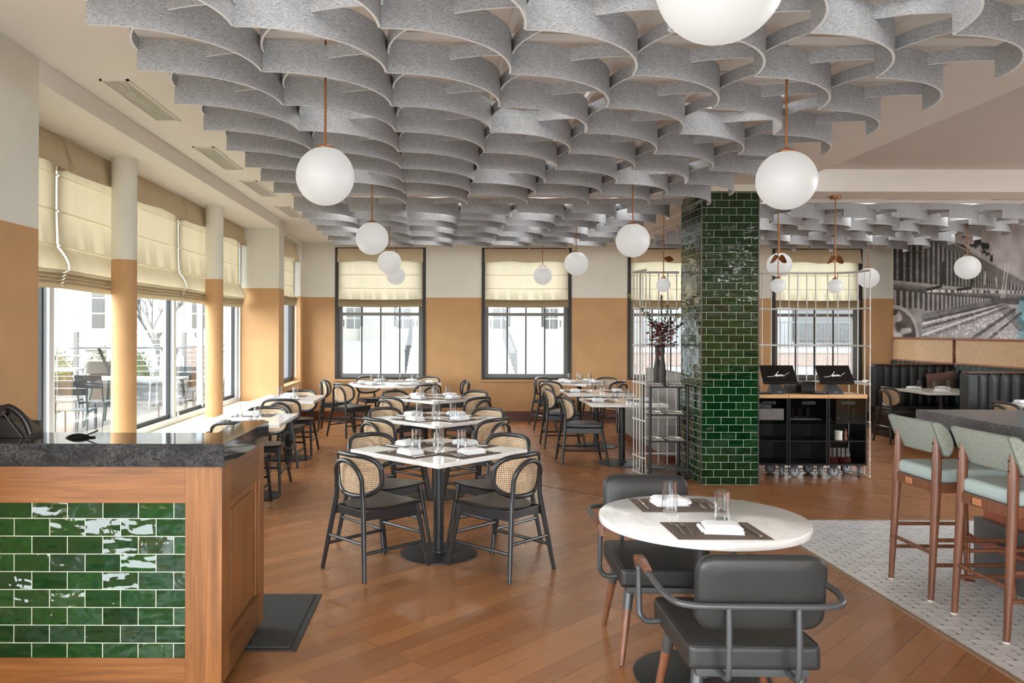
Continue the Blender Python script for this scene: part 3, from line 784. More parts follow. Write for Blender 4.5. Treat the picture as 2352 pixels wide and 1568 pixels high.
# ------------------------------------------------------------------ tables
def ped_base(t, zt, rb, rc=.038):
    b = BM(); lathe(b, [(0, 0), (rb, 0), (rb, .008), (rb - .02, .013), (rc + .02, .018), (rc + .018, .03), (0, .03)], 48); build('base', b, m_iron, t)
    b = BM(); lathe(b, [(rc, .02), (rc, zt - .012)], 28); build('column', b, m_iron, t)
    b = BM(); bx(b, -.16, .16, -.03, .03, zt - .012, zt, .002); bx(b, -.03, .03, -.16, .16, zt - .012, zt, .002); build('top_plate', b, m_iron, t)
def sq_table(x, y, rz, sx, sy, label, group, rb=.28, z=.76):
    t = thing('square_table', label, 'table', (x, y, 0), rz, group)
    b = BM(); bx(b, -sx / 2, sx / 2, -sy / 2, sy / 2, z - .032, z, .003); build('tabletop', b, m_quartz, t)
    ped_base(t, z - .032, rb); return t
def rd_table(x, y, r, label, rb, z=.76, name='round_table', rc=.038):
    t = thing(name, label, 'table', (x, y, 0))
    b = BM(); lathe(b, [(0, z - .036), (r - .003, z - .036), (r, z - .033), (r, z - .004), (r - .004, z), (0, z)], 96); build('tabletop', b, m_quartz, t, ang=60)
    ped_base(t, z - .036, rb, rc); return t

# ------------------------------------------------------------------ place settings (front = +Y towards table centre)
def mk_fork():
    b = BM()
    P = [(-.095, .0015), (-.06, .004), (-.02, .010), (.02, .013), (.04, .007), (.055, .003)]; W_ = [.0065, .005, .0032, .003, .006, .0095]
    lo = []; 
    for (y, z), w_ in zip(P, W_): lo.append([b.verts.new((s * w_, y, z + dz)) for s, dz in ((-1, 0), (1, 0), (1, .0022), (-1, .0022))])
    for A, B in zip(lo, lo[1:]):
        for i in range(4): b.faces.new((A[i], A[(i + 1) % 4], B[(i + 1) % 4], B[i]))
    b.faces.new(lo[0]); b.faces.new(list(reversed(lo[-1])))
    for k in range(4):
        x = -.0078 + .0052 * k; tube(b, [(x, .053, .004), (x, .075, .004), (x, .1, .0075)], [.0016, .0015, .0009], n=5)
    return b
def mk_knife():
    b = BM(); prism(b, [(-.006, -.115), (.006, -.115), (.0045, -.01), (-.0045, -.01)], .001, .006, .001)
    prism(b, [(-.004, -.012), (.005, -.012), (.0085, .02), (.0085, .09), (.003, .112), (-.003, .1), (-.004, .02)], .002, .0042); return b
def mk_napkin():
    b = BM()
    for k, (w_, d_, z, rz) in enumerate(((.168, .122, .008, 0), (.164, .118, .021, .03), (.158, .116, .033, -.02))):
        n = 12
        def top(u, v, w_=w_, d_=d_, z=z, rz=rz, k=k):
            x, y = (u - .5) * w_, (v - .5) * d_
            e = min(1, 6 * min(u, 1 - u), 8 * min(v, 1 - v) if v > .5 else 8 * min(v, 1 - v))
            zz = z - .006 + .012 * (max(e, 0) ** .5) + .002 * math.sin(9 * u + 3 * k) * math.sin(5 * v + k)
            return (x * math.cos(rz) - y * math.sin(rz), x * math.sin(rz) + y * math.cos(rz), zz)
        V = grid(b, top, n, n)
        rim = [V[i][0] for i in range(n + 1)] + [V[n][j] for j in range(1, n + 1)] + [V[i][n] for i in range(n - 1, -1, -1)] + [V[0][j] for j in range(n - 1, 0, -1)]
        low = [b.verts.new((v.co.x * .985, v.co.y * .985, max(.0005, z - .0135))) for v in rim]
        m = len(rim)
        for i in range(m): b.faces.new((rim[i], low[i], low[(i + 1) % m], rim[(i + 1) % m]))
    tube(b, spline([(-.088, -.04, .012), (-.094, 0, .02), (-.09, .045, .014)], 5), .009, n=7)
    return b
def mk_glass(h=.142, r=.036):
    b = BM()
    lathe(b, [(0, 0), (r * .93, 0), (r * 1.0, .006), (r * 1.04, .03), (r * .98, h * .6), (r * .94, h), (r * .885, h), (r * .91, h * .6), (r * .96, .034), (r * .9, .014), (0, .013)], 32); return b
def one(name, b, mat, label, cat): return Proto(tag(build(name, b, mat, ang=50), label, cat))
b = BM(); bx(b, -.2, .2, -.15, .15, 0, .0022)
PM = one('placemat', b, m_mat, 'placemat', 'placemat')
PF = one('fork', mk_fork(), m_steel, 'fork', 'fork'); PK = one('knife', mk_knife(), m_steel, 'knife', 'knife')
PN = one('napkin', mk_napkin(), m_napkin, 'napkin', 'napkin'); PG = one('water_glass', mk_glass(), m_glass, 'glass', 'glass')
def setting(x, y, fx, fy, seat, tab, z=.76, dist=None, mat=True, gl=(.115, .165), nap_rot=0.0):
    n_ = math.hypot(fx, fy); fx, fy = fx / n_, fy / n_; rx, ry = fy, -fx; rz = face(fx, fy)
    P = lambda a, c, dz: (x + rx * a + fx * c, y + ry * a + fy * c, z + dz)
    at = '%s place on the %s' % (seat, tab)
    if mat: PM.put(P(0, 0, .0003), rz, 'dark woven placemat at the ' + at, 'placemats')
    PN.put(P(.025, -.02, .003), rz + nap_rot, 'white folded napkin at the ' + at, 'folded napkins')
    PF.put(P(-.155, .02, .003), rz + .04, 'outer steel fork at the ' + at, 'forks'); PF.put(P(-.118, .005, .003), rz - .03, 'inner steel fork at the ' + at, 'forks')
    PK.put(P(.158, 0, .003), rz, 'steel knife at the ' + at, 'knives')
    PG.put(P(gl[0], gl[1], .0005 if gl[1] > .19 else .003), 0, 'clear water glass at the ' + at, 'water glasses')
Q = .70711
def diamond(x, y, tab, cdx=.415, cdy=.315, side=.914, seats=('near left', 'near right', 'far left', 'far right'), grp='', pad=False, chl='black cane chair at the %s side of the %s', tl=None):
    sq_table(x, y, PI / 4, side, side, tl, 'square quartz tables')
    for (sx, sy), s in zip(((-1, -1), (1, -1), (-1, 1), (1, 1)), seats):
        chair(x + sx * cdx, y + sy * cdy, face(-sx, -sy) + sx * sy * .0 + R.uniform(-.03, .03), chl % (s, tab), 'cane chairs at the square tables', pad)
        d = side / 2 - .17
        setting(x + sx * Q * d, y + sy * Q * d, -sx, -sy, s, tab, nap_rot=R.uniform(-.15, .15))
diamond(-.042, 5.885, 'front square table', .425, .33, tl='front white square table turned cornerwise in the middle row')
diamond(-.086, 7.985, 'second square table', .425, .33, tl='second white square table behind the front one in the middle row')
diamond(-.13, 10.35, 'third square table', .425, .33, tl='third white square table, right before the large round one')
diamond(2.24, 13.42, 'cornerwise table at the pier', .43, .33, tl='white square table turned cornerwise below the right edge of the second window', pad=True)
# large round table
rd_table(-.80, 13.05, .75, 'large round quartz table beneath the first back window', .34)
for k, (ang, s) in enumerate(((182, 'left'), (227, 'near left'), (300, 'near right'), (119, 'far left'), (62, 'far right'), (2, 'right'))):
    a = math.radians(ang); ca, sa = math.cos(a), math.sin(a)
    chair(-.80 + ca * .93, 13.05 + sa * .93, face(-ca, -sa), 'black cane chair at the %s side of the large round table' % s, 'cane chairs at the round table')
    setting(-.80 + ca * .53, 13.05 + sa * .53, -ca, -sa, s, 'large round table', gl=(.12, .16))
# window ledge tables
for yy, xx, tab, tl in ((7.86, -1.895, 'near window ledge table', 'white table by the cream ledge, the one nearer the host stand'), (10.19, -1.965, 'far window ledge table', 'white table by the cream ledge, the one nearer the pier')):
    sq_table(xx, yy, 0, .76, .95, tl, 'square quartz tables', .29)
    for s, nm in ((-1, 'near'), (1, 'far')):
        chair(xx + .0 + .02, yy + s * .475, face(0, -s), 'black cane chair at the %s end of the %s' % (nm, tab), 'cane chairs by the window ledge')
        setting(xx - .03, yy + s * .27, 0, -s, nm, tab, gl=(.12, .17))
# tables by the grey banquette
for yy, xx, tab, tl, dy in ((9.86, 2.17, 'near banquette table', 'white table before the grey banquette, the one beside the rod screen', .07), (11.33, 2.13, 'far banquette table', 'white table before the grey banquette, the one farther from the pillar', -.03)):
    sq_table(xx, yy, 0, .9, .9, tl, 'square quartz tables', .3)
    chair(xx - .47, yy + dy, face(1, .02), 'black padded cane chair at the %s facing the grey banquette' % tab, 'padded cane chairs', True)
    setting(xx - .28, yy, 1, 0, 'left', tab, gl=(.13, .17)); setting(xx + .28, yy, -1, 0, 'banquette side', tab, gl=(.13, .17))
# booth tables
for yy, xx, tab, tl, cx_ in ((11.74, 7.24, 'booth table', 'white table inside the black booth with the brown cushion', 6.66), (9.40, 7.2, 'front booth table', 'white table at the right edge beyond the bar', 6.72)):
    sq_table(xx, yy, 0, .9, .92, tl, 'square quartz tables', .28)
    chair(cx_, yy, face(1, 0), 'black cane chair facing the %s' % tab, 'cane chairs at the booths')
    for s, nm in ((-1, 'near'), (1, 'far')):
        for q, nq in ((-.21, 'left'), (.22, 'right')): setting(xx + q, yy + s * .28, 0, -s, '%s %s' % (nm, nq), tab, mat=False, gl=(.05, .17))
sq_table(7.35, 13.6, 0, .84, .8, 'white table behind the far booth back, seen past the rod screen', 'square quartz tables', .28)
setting(7.1, 13.5, 1, 0, 'left', 'table behind the booth')
# front round table
rd_table(1.215, 3.80, .478, 'front round white quartz table between two armchairs', .315, rc=.036)
setting(1.18, 3.52, 0, 1, 'near', 'front round table', gl=(.09, .165), nap_rot=-.12)
setting(1.155, 4.03, 0, -1, 'far', 'front round table', gl=(.07, .15), nap_rot=.1)

# ------------------------------------------------------------------ armchairs (front = +Y)
def make_arm():
    t = thing('armchair', 'armchair', 'armchair')
    b = BM(); box(b, (0, 0, .425), (.49, .55, .095), .026, seg=4); build('seat', b, m_leather, t, ang=60)
    b = BM(); tube(b, [(x, y, .468) for x, y in rrect(.482, .542, .03)], .003, closed=True, n=6); build('seat_piping', b, m_leather, t)
    b = BM(); poly = rrect(.465, .275, .06, 8)
    lo = [b.verts.new((x, -.312 - (y) * .16 - .032, .685 + y)) for x, y in poly]
    def ring(s, d): return [b.verts.new((x * s, -.312 - y * s * .16 + d, .685 + y * s)) for x, y in poly]
    rs = [ring(.0 + .6, -.037), ring(.9, -.034), ring(.98, -.026), ring(1, -.012), ring(1, .012), ring(.98, .026), ring(.9, .034), ring(.6, .038)]
    for v in lo: b.verts.remove(v)
    n = len(poly)
    for A, B in zip(rs, rs[1:]):
        for i in range(n): b.faces.new((A[i], A[(i + 1) % n], B[(i + 1) % n], B[i]))
    b.faces.new(list(reversed(rs[0]))); b.faces.new(rs[-1]); build('backrest', b, m_leather, t, ang=60)
    b = BM(); tube(b, [(x * 1.0, -.312 - y * .16 - .019, .685 + y) for x, y in rrect(.462, .272, .06, 8)], .0028, closed=True, n=6); build('back_piping', b, m_leather, t)
    # tube frame: arm hoop round the back
    zh = .645; r = .0125
    P = []
    P += [(-.245, .16, .405), (-.30, .16, .405), (-.325, .16, .43), (-.33, .165, .46), (-.33, .175, .62), (-.33, .165, .645), (-.33, .10, .655)]
    P += [(-.33, -.16, .652), (-.325, -.24, .65), (-.30, -.315, zh), (-.24, -.352, zh), (-.12, -.358, zh), (0, -.358, zh)]
    full = P + [(-x, y, z) for x, y, z in reversed(P[:-1])]
    b = BM(); tube(b, spline(full, 4), r, n=10); build('arm_frame', b, m_darkgrey, t, ang=70)
    b = BM()
    for s in (-1, 1):
        tube(b, spline([(s * .125, -.358, zh), (s * .125, -.362, .5), (s * .125, -.355, .40), (s * .125, -.325, .372), (s * .125, -.25, .372), (s * .125, .1, .372)], 4), .0115, n=10)
    build('back_strut', b, m_darkgrey, t, ang=70)
    b = BM(); bx(b, -.21, .21, -.25, .25, .345, .378, .006); build('seat_frame', b, m_darkgrey, t)
    for s in (-1, 1):
        b = BM(); V = []
        sec = [(.21, .628, .013), (.205, .665, .016), (.17, .676, .018), (.08, .676, .016), (0.0, .668, .013)]
        rings = [[b.verts.new((s * .33 + q * w_, y, z + dz)) for q, dz in ((-1, -.016), (1, -.016), (1, .008), (-1, .008))] for y, z, w_ in sec]
        for A, B in zip(rings, rings[1:]):
            for i in range(4): b.faces.new((A[i], A[(i + 1) % 4], B[(i + 1) % 4], B[i]))
        b.faces.new(rings[0]); b.faces.new(rings[-1]); bmesh.ops.bevel(b, geom=list(b.edges), offset=.003, segments=2, affect='EDGES')
        build('armrest', b, m_chairwood, t)
    for sx in (-1, 1):
        for sy in (-1, 1):
            p = lambda k: (sx * (.185 + .055 * k), sy * (.19 + .075 * k), .375 * (1 - k))
            b = BM(); tube(b, [p(1), p(.6), p(.3)], [.0135, .018, .0205], n=14); lg = build('leg', b, m_chairwood, t)
            b = BM(); tube(b, [p(.31), p(.02)], [.0225, .0245], n=16); build('ferrule', b, m_darkgrey, lg)
    return t
AR = Proto(make_arm())
AR.put((1.155, 3.25, 0), math.radians(-1.0), 'charcoal leather armchair seen from behind, nearest the camera', 'charcoal armchairs')
AR.put((1.115, 4.19, 0), math.radians(178), 'charcoal leather armchair facing us across the front round table', 'charcoal armchairs')

# ------------------------------------------------------------------ bar stools (front = +X)
def make_stool():
    t = thing('bar_stool', 'bar stool', 'bar stool')
    zs = .70
    b = BM(); box(b, (.01, 0, zs + .055), (.46, .44, .085), .035, seg=5); 
    for v in b.verts: v.co.z += .018 * max(0, 1 - (v.co.x / .26) ** 2 - (v.co.y / .25) ** 2) if v.co.z > zs + .05 else 0
    build('seat', b, m_mint, t, ang=60)
    # backrest profile (x,z) extruded along y
    pr = [(-.262, 1.075), (-.245, 1.085), (-.205, 1.075), (-.16, 1.03), (-.135, .97), (-.135, .92), (-.155, .885), (-.175, .88), (-.19, .89)]
    pr = [(p.x, p.z) for p in spline([(x, 0, z) for x, z in pr], 4)]
    b = BM(); n = len(pr); cols = []
    for y, s in ((-.245, .93), (-.237, 1), (-.08, 1), (.08, 1), (.237, 1), (.245, .93)):
        cx_ = sum(p[0] for p in pr) / n; cz_ = sum(p[1] for p in pr) / n
        cols.append([b.verts.new((cx_ + (x - cx_) * s, y, cz_ + (z - cz_) * s)) for x, z in pr])
    for A, B in zip(cols, cols[1:]):
        for i in range(n): b.faces.new((A[i], A[(i + 1) % n], B[(i + 1) % n], B[i]))
    b.faces.new(cols[0]); b.faces.new(list(reversed(cols[-1]))); build('backrest', b, m_sage, t, ang=35)
    mp = pm('dark sage piping', C(98, 104, 98), .8)
    for y in (-.238, .238): b = BM(); tube(b, [(x, y, z) for x, z in pr], .004, closed=True, n=6); build('back_piping', b, mp, t)
    rl = lambda s, z: (-.215 - .038 * (.70 - z) / .70 if z < .7 else -.215 + .005 * (z - .7) / .3, s * (.205 + .012 * (1 - z)), z)
    fl = lambda s, z: (.215 + .035 * (.68 - z) / .68, s * (.205 + .012 * (1 - z)), z)
    for s in (-1, 1):
        b = BM(); tube(b, [rl(s, .012), rl(s, .35), rl(s, .62), rl(s, .80), rl(s, .92), (-.214, s * .205, .99), (-.222, s * .205, 1.035)], [.0165, .022, .026, .027, .025, .016, .003], n=14)
        lg = build('leg', b, m_chairwood, t, ang=60)
        b = BM(); p = rl(s, .0); cyl(b, (p[0], p[1], 0), (p[0], p[1], .013), .017, 14); build('glide', b, m_white_metal, lg)
        b = BM()
        for z in (.90, .955): p = rl(s, z); cyl(b, (p[0] - .03, p[1], z), (p[0] - .02, p[1], z), .004, 8)
        build('screw', b, m_iron, lg)
        b = BM(); tube(b, [fl(s, .012), fl(s, .35), fl(s, .71)], [.0155, .021, .024], n=14); lg = build('leg', b, m_chairwood, t)
        b = BM(); p = fl(s, 0); cyl(b, (p[0], p[1], 0), (p[0], p[1], .013), .016, 14); build('glide', b, m_white_metal, lg)
    b = BM(); bx(b, -.232, -.205, -.2, .2, .655, .715, .004); bx(b, .20, .225, -.2, .2, .655, .715, .004)
    for s in (-1, 1): box(b, (0, s * .207, .685), (.43, .022, .06), .004)
    build('seat_rail', b, m_chairwood, t)
    b = BM(); cyl(b, rl(-1, .29), rl(1, .29), .0125, 10); cyl(b, fl(-1, .29), fl(1, .29), .0125, 10); cyl(b, rl(-1, .22), fl(-1, .22), .0125, 10); cyl(b, rl(1, .22), fl(1, .22), .0125, 10); cyl(b, rl(1, .37), fl(1, .37), .0125, 10); cyl(b, rl(-1, .37), fl(-1, .37), .0125, 10)
    build('stretcher', b, m_chairwood, t)
    b = BM(); bx(b, -.2355, -.2325, .015, .085, .667, .703, .001); pl = build('name_plate', b, pm('copper plate', C(226, 158, 112), .35, .5), t)
    b = BM()
    for zz, y0, y1 in ((.690, .032, .068), (.679, .024, .076)): bx(b, -.2360, -.2354, y0, y1, zz - .0014, zz + .0014)
    build('engraved_lines', b, pm('plate engraving', C(150, 92, 60), .6), pl)
    return t
ST = Proto(make_stool())
ST.put((3.19, 5.08, 0), 0, 'mint green bar stool farther along the bar, near its far corner', 'mint bar stools')
ST.put((3.195, 4.43, 0), 0, 'mint green bar stool nearest us, cut by the right edge', 'mint bar stools')
# ------------------------------------------------------------------ host stand
hs = thing('host_stand', 'walnut host stand with green tile front and black stone counter', 'host stand', (-1.6, 3.9, 0))
def hpart(name, b, m, **k):
    for v in b.verts: v.co -= Vector((-1.6, 3.9, 0))
    return build(name, b, m, k.pop('parent', hs), **k)
b = BM(); bx(b, -2.34, -.972, 3.55, 3.935, 1.028, 1.13, .003); bx(b, -1.115, -.972, 3.93, 4.45, 1.028, 1.13, .003); ct = hpart('countertop', b, [m_granite, m_granite_h])
for f in ct.data.polygons:
    if f.normal.y < -.8: f.material_index = 1
for z0, z1 in ((.862, 1.028), (0, .173)): b = BM(); bx(b, -2.34, -1.152, 3.58, 3.61, z0, z1, .002); hpart('front_rail', b, m_walnut_x)
b = BM(); bx(b, -1.152, -.988, 3.578, 3.62, .0, 1.028, .003); hpart('corner_post', b, m_walnut_z)
b = BM(); bx(b, -2.34, -1.152, 3.587, 3.615, .173, .862); hpart('tile_panel', b, m_tile_h, smooth=False)
for y0, y1 in ((3.62, 3.73), (4.31, 4.41)): b = BM(); bx(b, -1.012, -.989, y0, y1, .05, 1.028, .002); hpart('side_stile', b, m_walnut_z)
for z0, z1 in ((.84, 1.028), (.05, .22)): b = BM(); bx(b, -1.012, -.990, 3.73, 4.31, z0, z1, .002); hpart('side_rail', b, m_walnut_y)
b = BM(); bx(b, -1.05, -1.012, 3.70, 4.36, .2, .88); 
for q in (3.745, 4.285): bx(b, -1.012, -1.000, q - .012, q + .012, .22, .84, .003)
bx(b, -1.012, -1.004, 3.80, 4.23, .27, .79, .004); hpart('side_panel', b, m_walnut_z)
b = BM(); bx(b, -2.34, -1.03, 3.64, 4.38, 0, .06); bx(b, -2.34, -1.02, 4.39, 4.41, .05, 1.02); bx(b, -2.34, -1.05, 3.93, 4.39, .80, .83); hpart('carcass', b, m_blackplastic)
# floor mat
t = thing('floor_mat', 'charcoal entrance mat with rubber rim beside the host stand', 'mat', (-1.25, 4.525, 0))
b = BM(); bx(b, -.5, .497, -.435, .435, .0005, .006, .002); build('mat_rim', b, m_rubber, t)
b = BM(); bx(b, -.47, .46, -.4, .42, .004, .012, .003); build('mat_pile', b, m_carpet, t)
# desk phone
t = thing('desk_phone', 'black desk phone standing on the stone counter', 'phone', (-2.0, 3.78, 1.13), 0); t.scale = (.86, .86, .86)
rotp = Matrix.Rotation(math.radians(38), 3, 'Y')
b = BM(); prism(b, [(-.10, -.02), (.10, -.02), (.10, .0), (.02, .06), (-.06, .09), (-.09, .07)], 0, .13, .004)
b.transform(Matrix.Rotation(PI / 2, 4, 'X') @ Matrix.Translation((0, .02, -.065))); build('phone_body', b, m_blackplastic, t)
b = BM(); box(b, (.01, .03, .075), (.19, .15, .02), .006, Matrix.Rotation(math.radians(40), 3, 'Y')); build('keypad_panel', b, m_blackplastic, t)
b = BM(); P = [(-.045, -.055, .158), (-.02, -.055, .165), (.03, -.055, .135), (.07, -.055, .085), (.095, -.055, .02)]; tube(b, spline(P, 6), .018, n=10); tube(b, [(-.06, -.055, .125), (-.03, -.055, .152)], .024, n=10); build('handset', b, m_blackplastic, t)
b = BM(); box(b, (.005, -.076, .075), (.18, .004, .008), .001, Matrix.Rotation(math.radians(52), 3, 'Y')); build('trim_strip', b, m_darkgrey, t)
b = BM(); box(b, (-.105, .03, .115), (.02, .13, .11), .006, Matrix.Rotation(math.radians(-24), 3, 'Y')); build('screen', b, m_blackplastic, t)
b = BM(); bx(b, -2.34, -2.195, 4.36, 4.385, .835, 1.14, .004)
tag(build('dark_divider', b, m_darkgrey), 'dark upright board behind the desk phone', 'board')
t = thing('ridged_case', 'small black ridged case lying on the stone counter', 'case', (-1.70, 3.74, 1.13))
b = BM(); grid(b, lambda u, v: (-.055 + .11 * u, (v - .5) * .04, .002 + .018 * math.sin(PI * u) ** .6 * math.sin(PI * v) ** .5 + .0012 * math.sin(u * 75) * math.sin(PI * v)), 60, 10)
for v in list(b.verts): pass
bmesh.ops.solidify(b, geom=list(b.faces), thickness=-.002); build('case_shell', b, m_blackplastic, t)
b = BM(); cyl(b, (-1.665, 3.745, 1.142), (-1.613, 3.75, 1.163), .0035, 8); cyl(b, (-1.625, 3.75, 1.133), (-1.668, 3.735, 1.135), .004, 8); tag(build('pen', b, m_blackplastic), 'black pen propped on the ridged case on the counter', 'pen')

# ------------------------------------------------------------------ white rod screens
def rod_screen(path, bars, label, loc):
    t = thing('rod_screen', label, 'screen', loc)
    o = Vector((loc[0], loc[1], 0))
    for i, z in enumerate((2.30, 1.88, 1.46, 1.04, .62, .205, .02)):
        b = BM(); tube(b, [Vector((x, y, z)) - o for x, y in path], .0135 if i == 0 else .0105, n=8); build('rail', b, m_white_metal, t)
    for x, y in bars:
        b = BM(); cyl(b, Vector((x, y, .02)) - o, Vector((x, y, 2.30)) - o, .0062, 8); build('bar', b, m_white_metal, t)
    return t
pth = [(3.325, 9.4)] + [(4.40, 9.4)] + [(4.40 + .29 * math.sin(a), 9.11 + .29 * math.cos(a)) for a in [PI / 2 * k / 6 for k in range(1, 7)]] + [(4.70, 8.90)]
rod_screen(pth, [(3.36 + .104 * k + .03, 9.4) for k in range(10)] + [(4.46, 9.39), (4.56, 9.35), (4.645, 9.26), (4.69, 9.15), (4.70, 9.02), (4.70, 8.905)], 'white metal rod screen behind the black carts right of the pillar', (4.0, 9.3, 0))
pth = [(2.705, 9.32), (2.25, 9.32)] + [(2.165 + .06 - .06 * math.sin(a), 9.26 + .06 * math.cos(a)) for a in [PI / 2 * k / 4 for k in range(5)]] + [(2.225, 8.92)]
rod_screen(pth, [(2.68 - .104 * k, 9.32) for k in range(5)] + [(2.17, 9.25), (2.185, 9.17), (2.197, 9.09), (2.212, 9.01), (2.225, 8.925)], 'white metal rod screen wrapping the shelf rack left of the pillar', (2.4, 9.2, 0))

# ------------------------------------------------------------------ shelf rack with plates and vase
rk = thing('shelf_rack', 'black wheeled shelf rack beside the tiled pillar', 'rack', (2.46, 9.0, 0))
xs_, ys_ = (-.205, .205), (-.16, .17)
for xx in xs_:
    for yy in ys_:
        b = BM(); cyl(b, (xx, yy, .07), (xx, yy, 1.02), .016, 10); p = build('post', b, m_iron, rk)
        b = BM(); tube(b, [(xx - .014, yy, .03), (xx + .014, yy, .03)], .03, n=14); bx(b, xx - .02, xx + .02, yy - .012, yy + .012, .055, .075); build('caster', b, m_rubber, p)
for z in (.10, .42, .71, 1.015):
    b = BM(); bx(b, -.21, .21, -.165, .175, z - .018, z, .003); build('shelf', b, m_iron if z > .2 else m_darkgrey, rk)
def plate_stack(x, y, z, label, n=2, kind=0):
    t = thing('serving_plate', label, 'plates', (x, y, z), R.uniform(-.1, .1), 'plates on the shelf rack')
    b = BM(); bx(b, -.085, .085, -.10, .10, 0, .009, .003); build('tray', b, m_white_metal, t)
    b = BM(); lathe(b, [(0, .009), (.05, .009), (.075, .02), (.078, .022), (.05, .014), (0, .013)], 24, (0, .03, 0)); build('saucer', b, m_white_metal, t)
    b = BM()
    for k in range(3): box(b, (-.02 + .03 * k, -.05, .014 + .004 * k), (.014, .09, .006), .002, Matrix.Rotation(.3 * k, 3, 'Z'))
    build('cutlery', b, m_steel, t)
for z, lv in ((1.015, 'top'), (.71, 'second'), (.42, 'third')):
    for x, sd in ((2.325, 'left'), (2.555, 'right')): plate_stack(x, 8.96, z, 'white plate with cutlery, %s side of the %s rack shelf' % (sd, lv))
b = BM(); bx(b, 2.28, 2.43, 8.86, 9.06, .10, .112, .002); tag(build('menu_folder', b, m_blackplastic), 'dark flat folder on the lowest rack shelf', 'folder')
def vase(x, y, label, s=1.0):
    t = thing('vase', label, 'vase', (x, y, 1.015), 0, 'dark wooden vases'); t.scale = (.9, .9, .87)
    b = BM(); lathe(b, [(0, 0), (.045, 0), (.047, .05), (.04, .06), (.045, .07), (.045, .085), (.038, .10), (.046, .13), (.047, .17), (.038, .25), (.026, .34), (.024, .40), (.03, .43), (.03, .45), (.026, .46), (.034, .50), (.035, .515), (.028, .515), (.02, .45), (0, .44)], 24)
    build('vase_body', b, pm('grey brown turned wood', C(64, 60, 58), .6), t); return t
vase(2.41, 8.93, 'dark turned vase holding red and green stems on the rack')
vase(2.398, 9.09, 'dark turned vase mostly hidden behind the front vase')
fb = thing('flower_stems', 'red blossoms and leafy green sprigs in the front vase', 'flowers', (2.41, 8.93, 1.46))
m_sprig = pm('olive leaf', C(72, 76, 48), .6, var=.3, vs=14); m_redl = pm('red leaf', C(120, 40, 36), .6, var=.35, vs=16); m_yel = pm('yellow green leaf', C(176, 170, 84), .6, var=.2, vs=12)
def leafq(b, p, d, L_, W__):
    d = d.normalized(); s = d.cross(Vector((0, 0, 1))); s = s.normalized() if s.length > 1e-3 else Vector((1, 0, 0)); s = (s + Vector((R.uniform(-.6, .6), R.uniform(-.6, .6), R.uniform(-.6, .6)))).normalized()
    up = s.cross(d) * (.12 * L_)
    v = [b.verts.new(q) for q in (p, p + d * L_ * .35 + s * W__ + up, p + d * L_ * .7 + s * W__ * .7 + up, p + d * L_, p + d * L_ * .7 - s * W__ * .7 + up, p + d * L_ * .35 - s * W__ + up)]
    b.faces.new(v)
R2 = random.Random(11)
ends = [(.0, .02, .53), (-.17, .0, .36), (.16, .0, .33), (-.08, -.05, .26), (.08, -.04, .30), (-.36, .06, .55), (.27, -.06, .42), (.03, -.08, .20), (-.13, .05, .28), (.21, -.05, .24), (.06, .0, .42), (-.22, .03, .40)]
for k, e in enumerate(ends):
    P = spline([(0, 0, -.05), (e[0] * .3, e[1] * .3, e[2] * .45 + .02), (e[0] * .75, e[1] * .75, e[2] * .8), e], 8)
    b = BM(); tube(b, P, .0022, n=5); st = build('stem', b, m_sprig, fb)
    b = BM()
    for i, p in enumerate(P[8:]):
        d0 = (P[min(len(P) - 1, 8 + i + 1)] - P[8 + i - 1])
        for s in (0, 1): leafq(b, p, d0.normalized() * .6 + Vector((R2.uniform(-1, 1), R2.uniform(-1, 1), R2.uniform(-.4, .8))), R2.uniform(.03, .05), R2.uniform(.005, .008))
    build('leaf_sprig', b, m_yel if k in (5, 6) else m_sprig, st)
b = BM()
for k in range(400):
    a = R2.uniform(0, 2 * PI); rr = R2.uniform(.0, .16); p = Vector((rr * math.cos(a), rr * math.sin(a) * .8, R2.uniform(.0, .27) - rr * .25)); leafq(b, p, Vector((math.cos(a), math.sin(a), R2.uniform(-.5, .8))), R2.uniform(.03, .055), R2.uniform(.010, .017))
for k in range(9): leafq(b, Vector((-.045, -.03, -.05 - .006 * k)), Vector((R2.uniform(-.3, .3), -.2, -1)), .04, .012)
tag(build('blossom_cluster', b, m_redl, fb), kind='stuff')

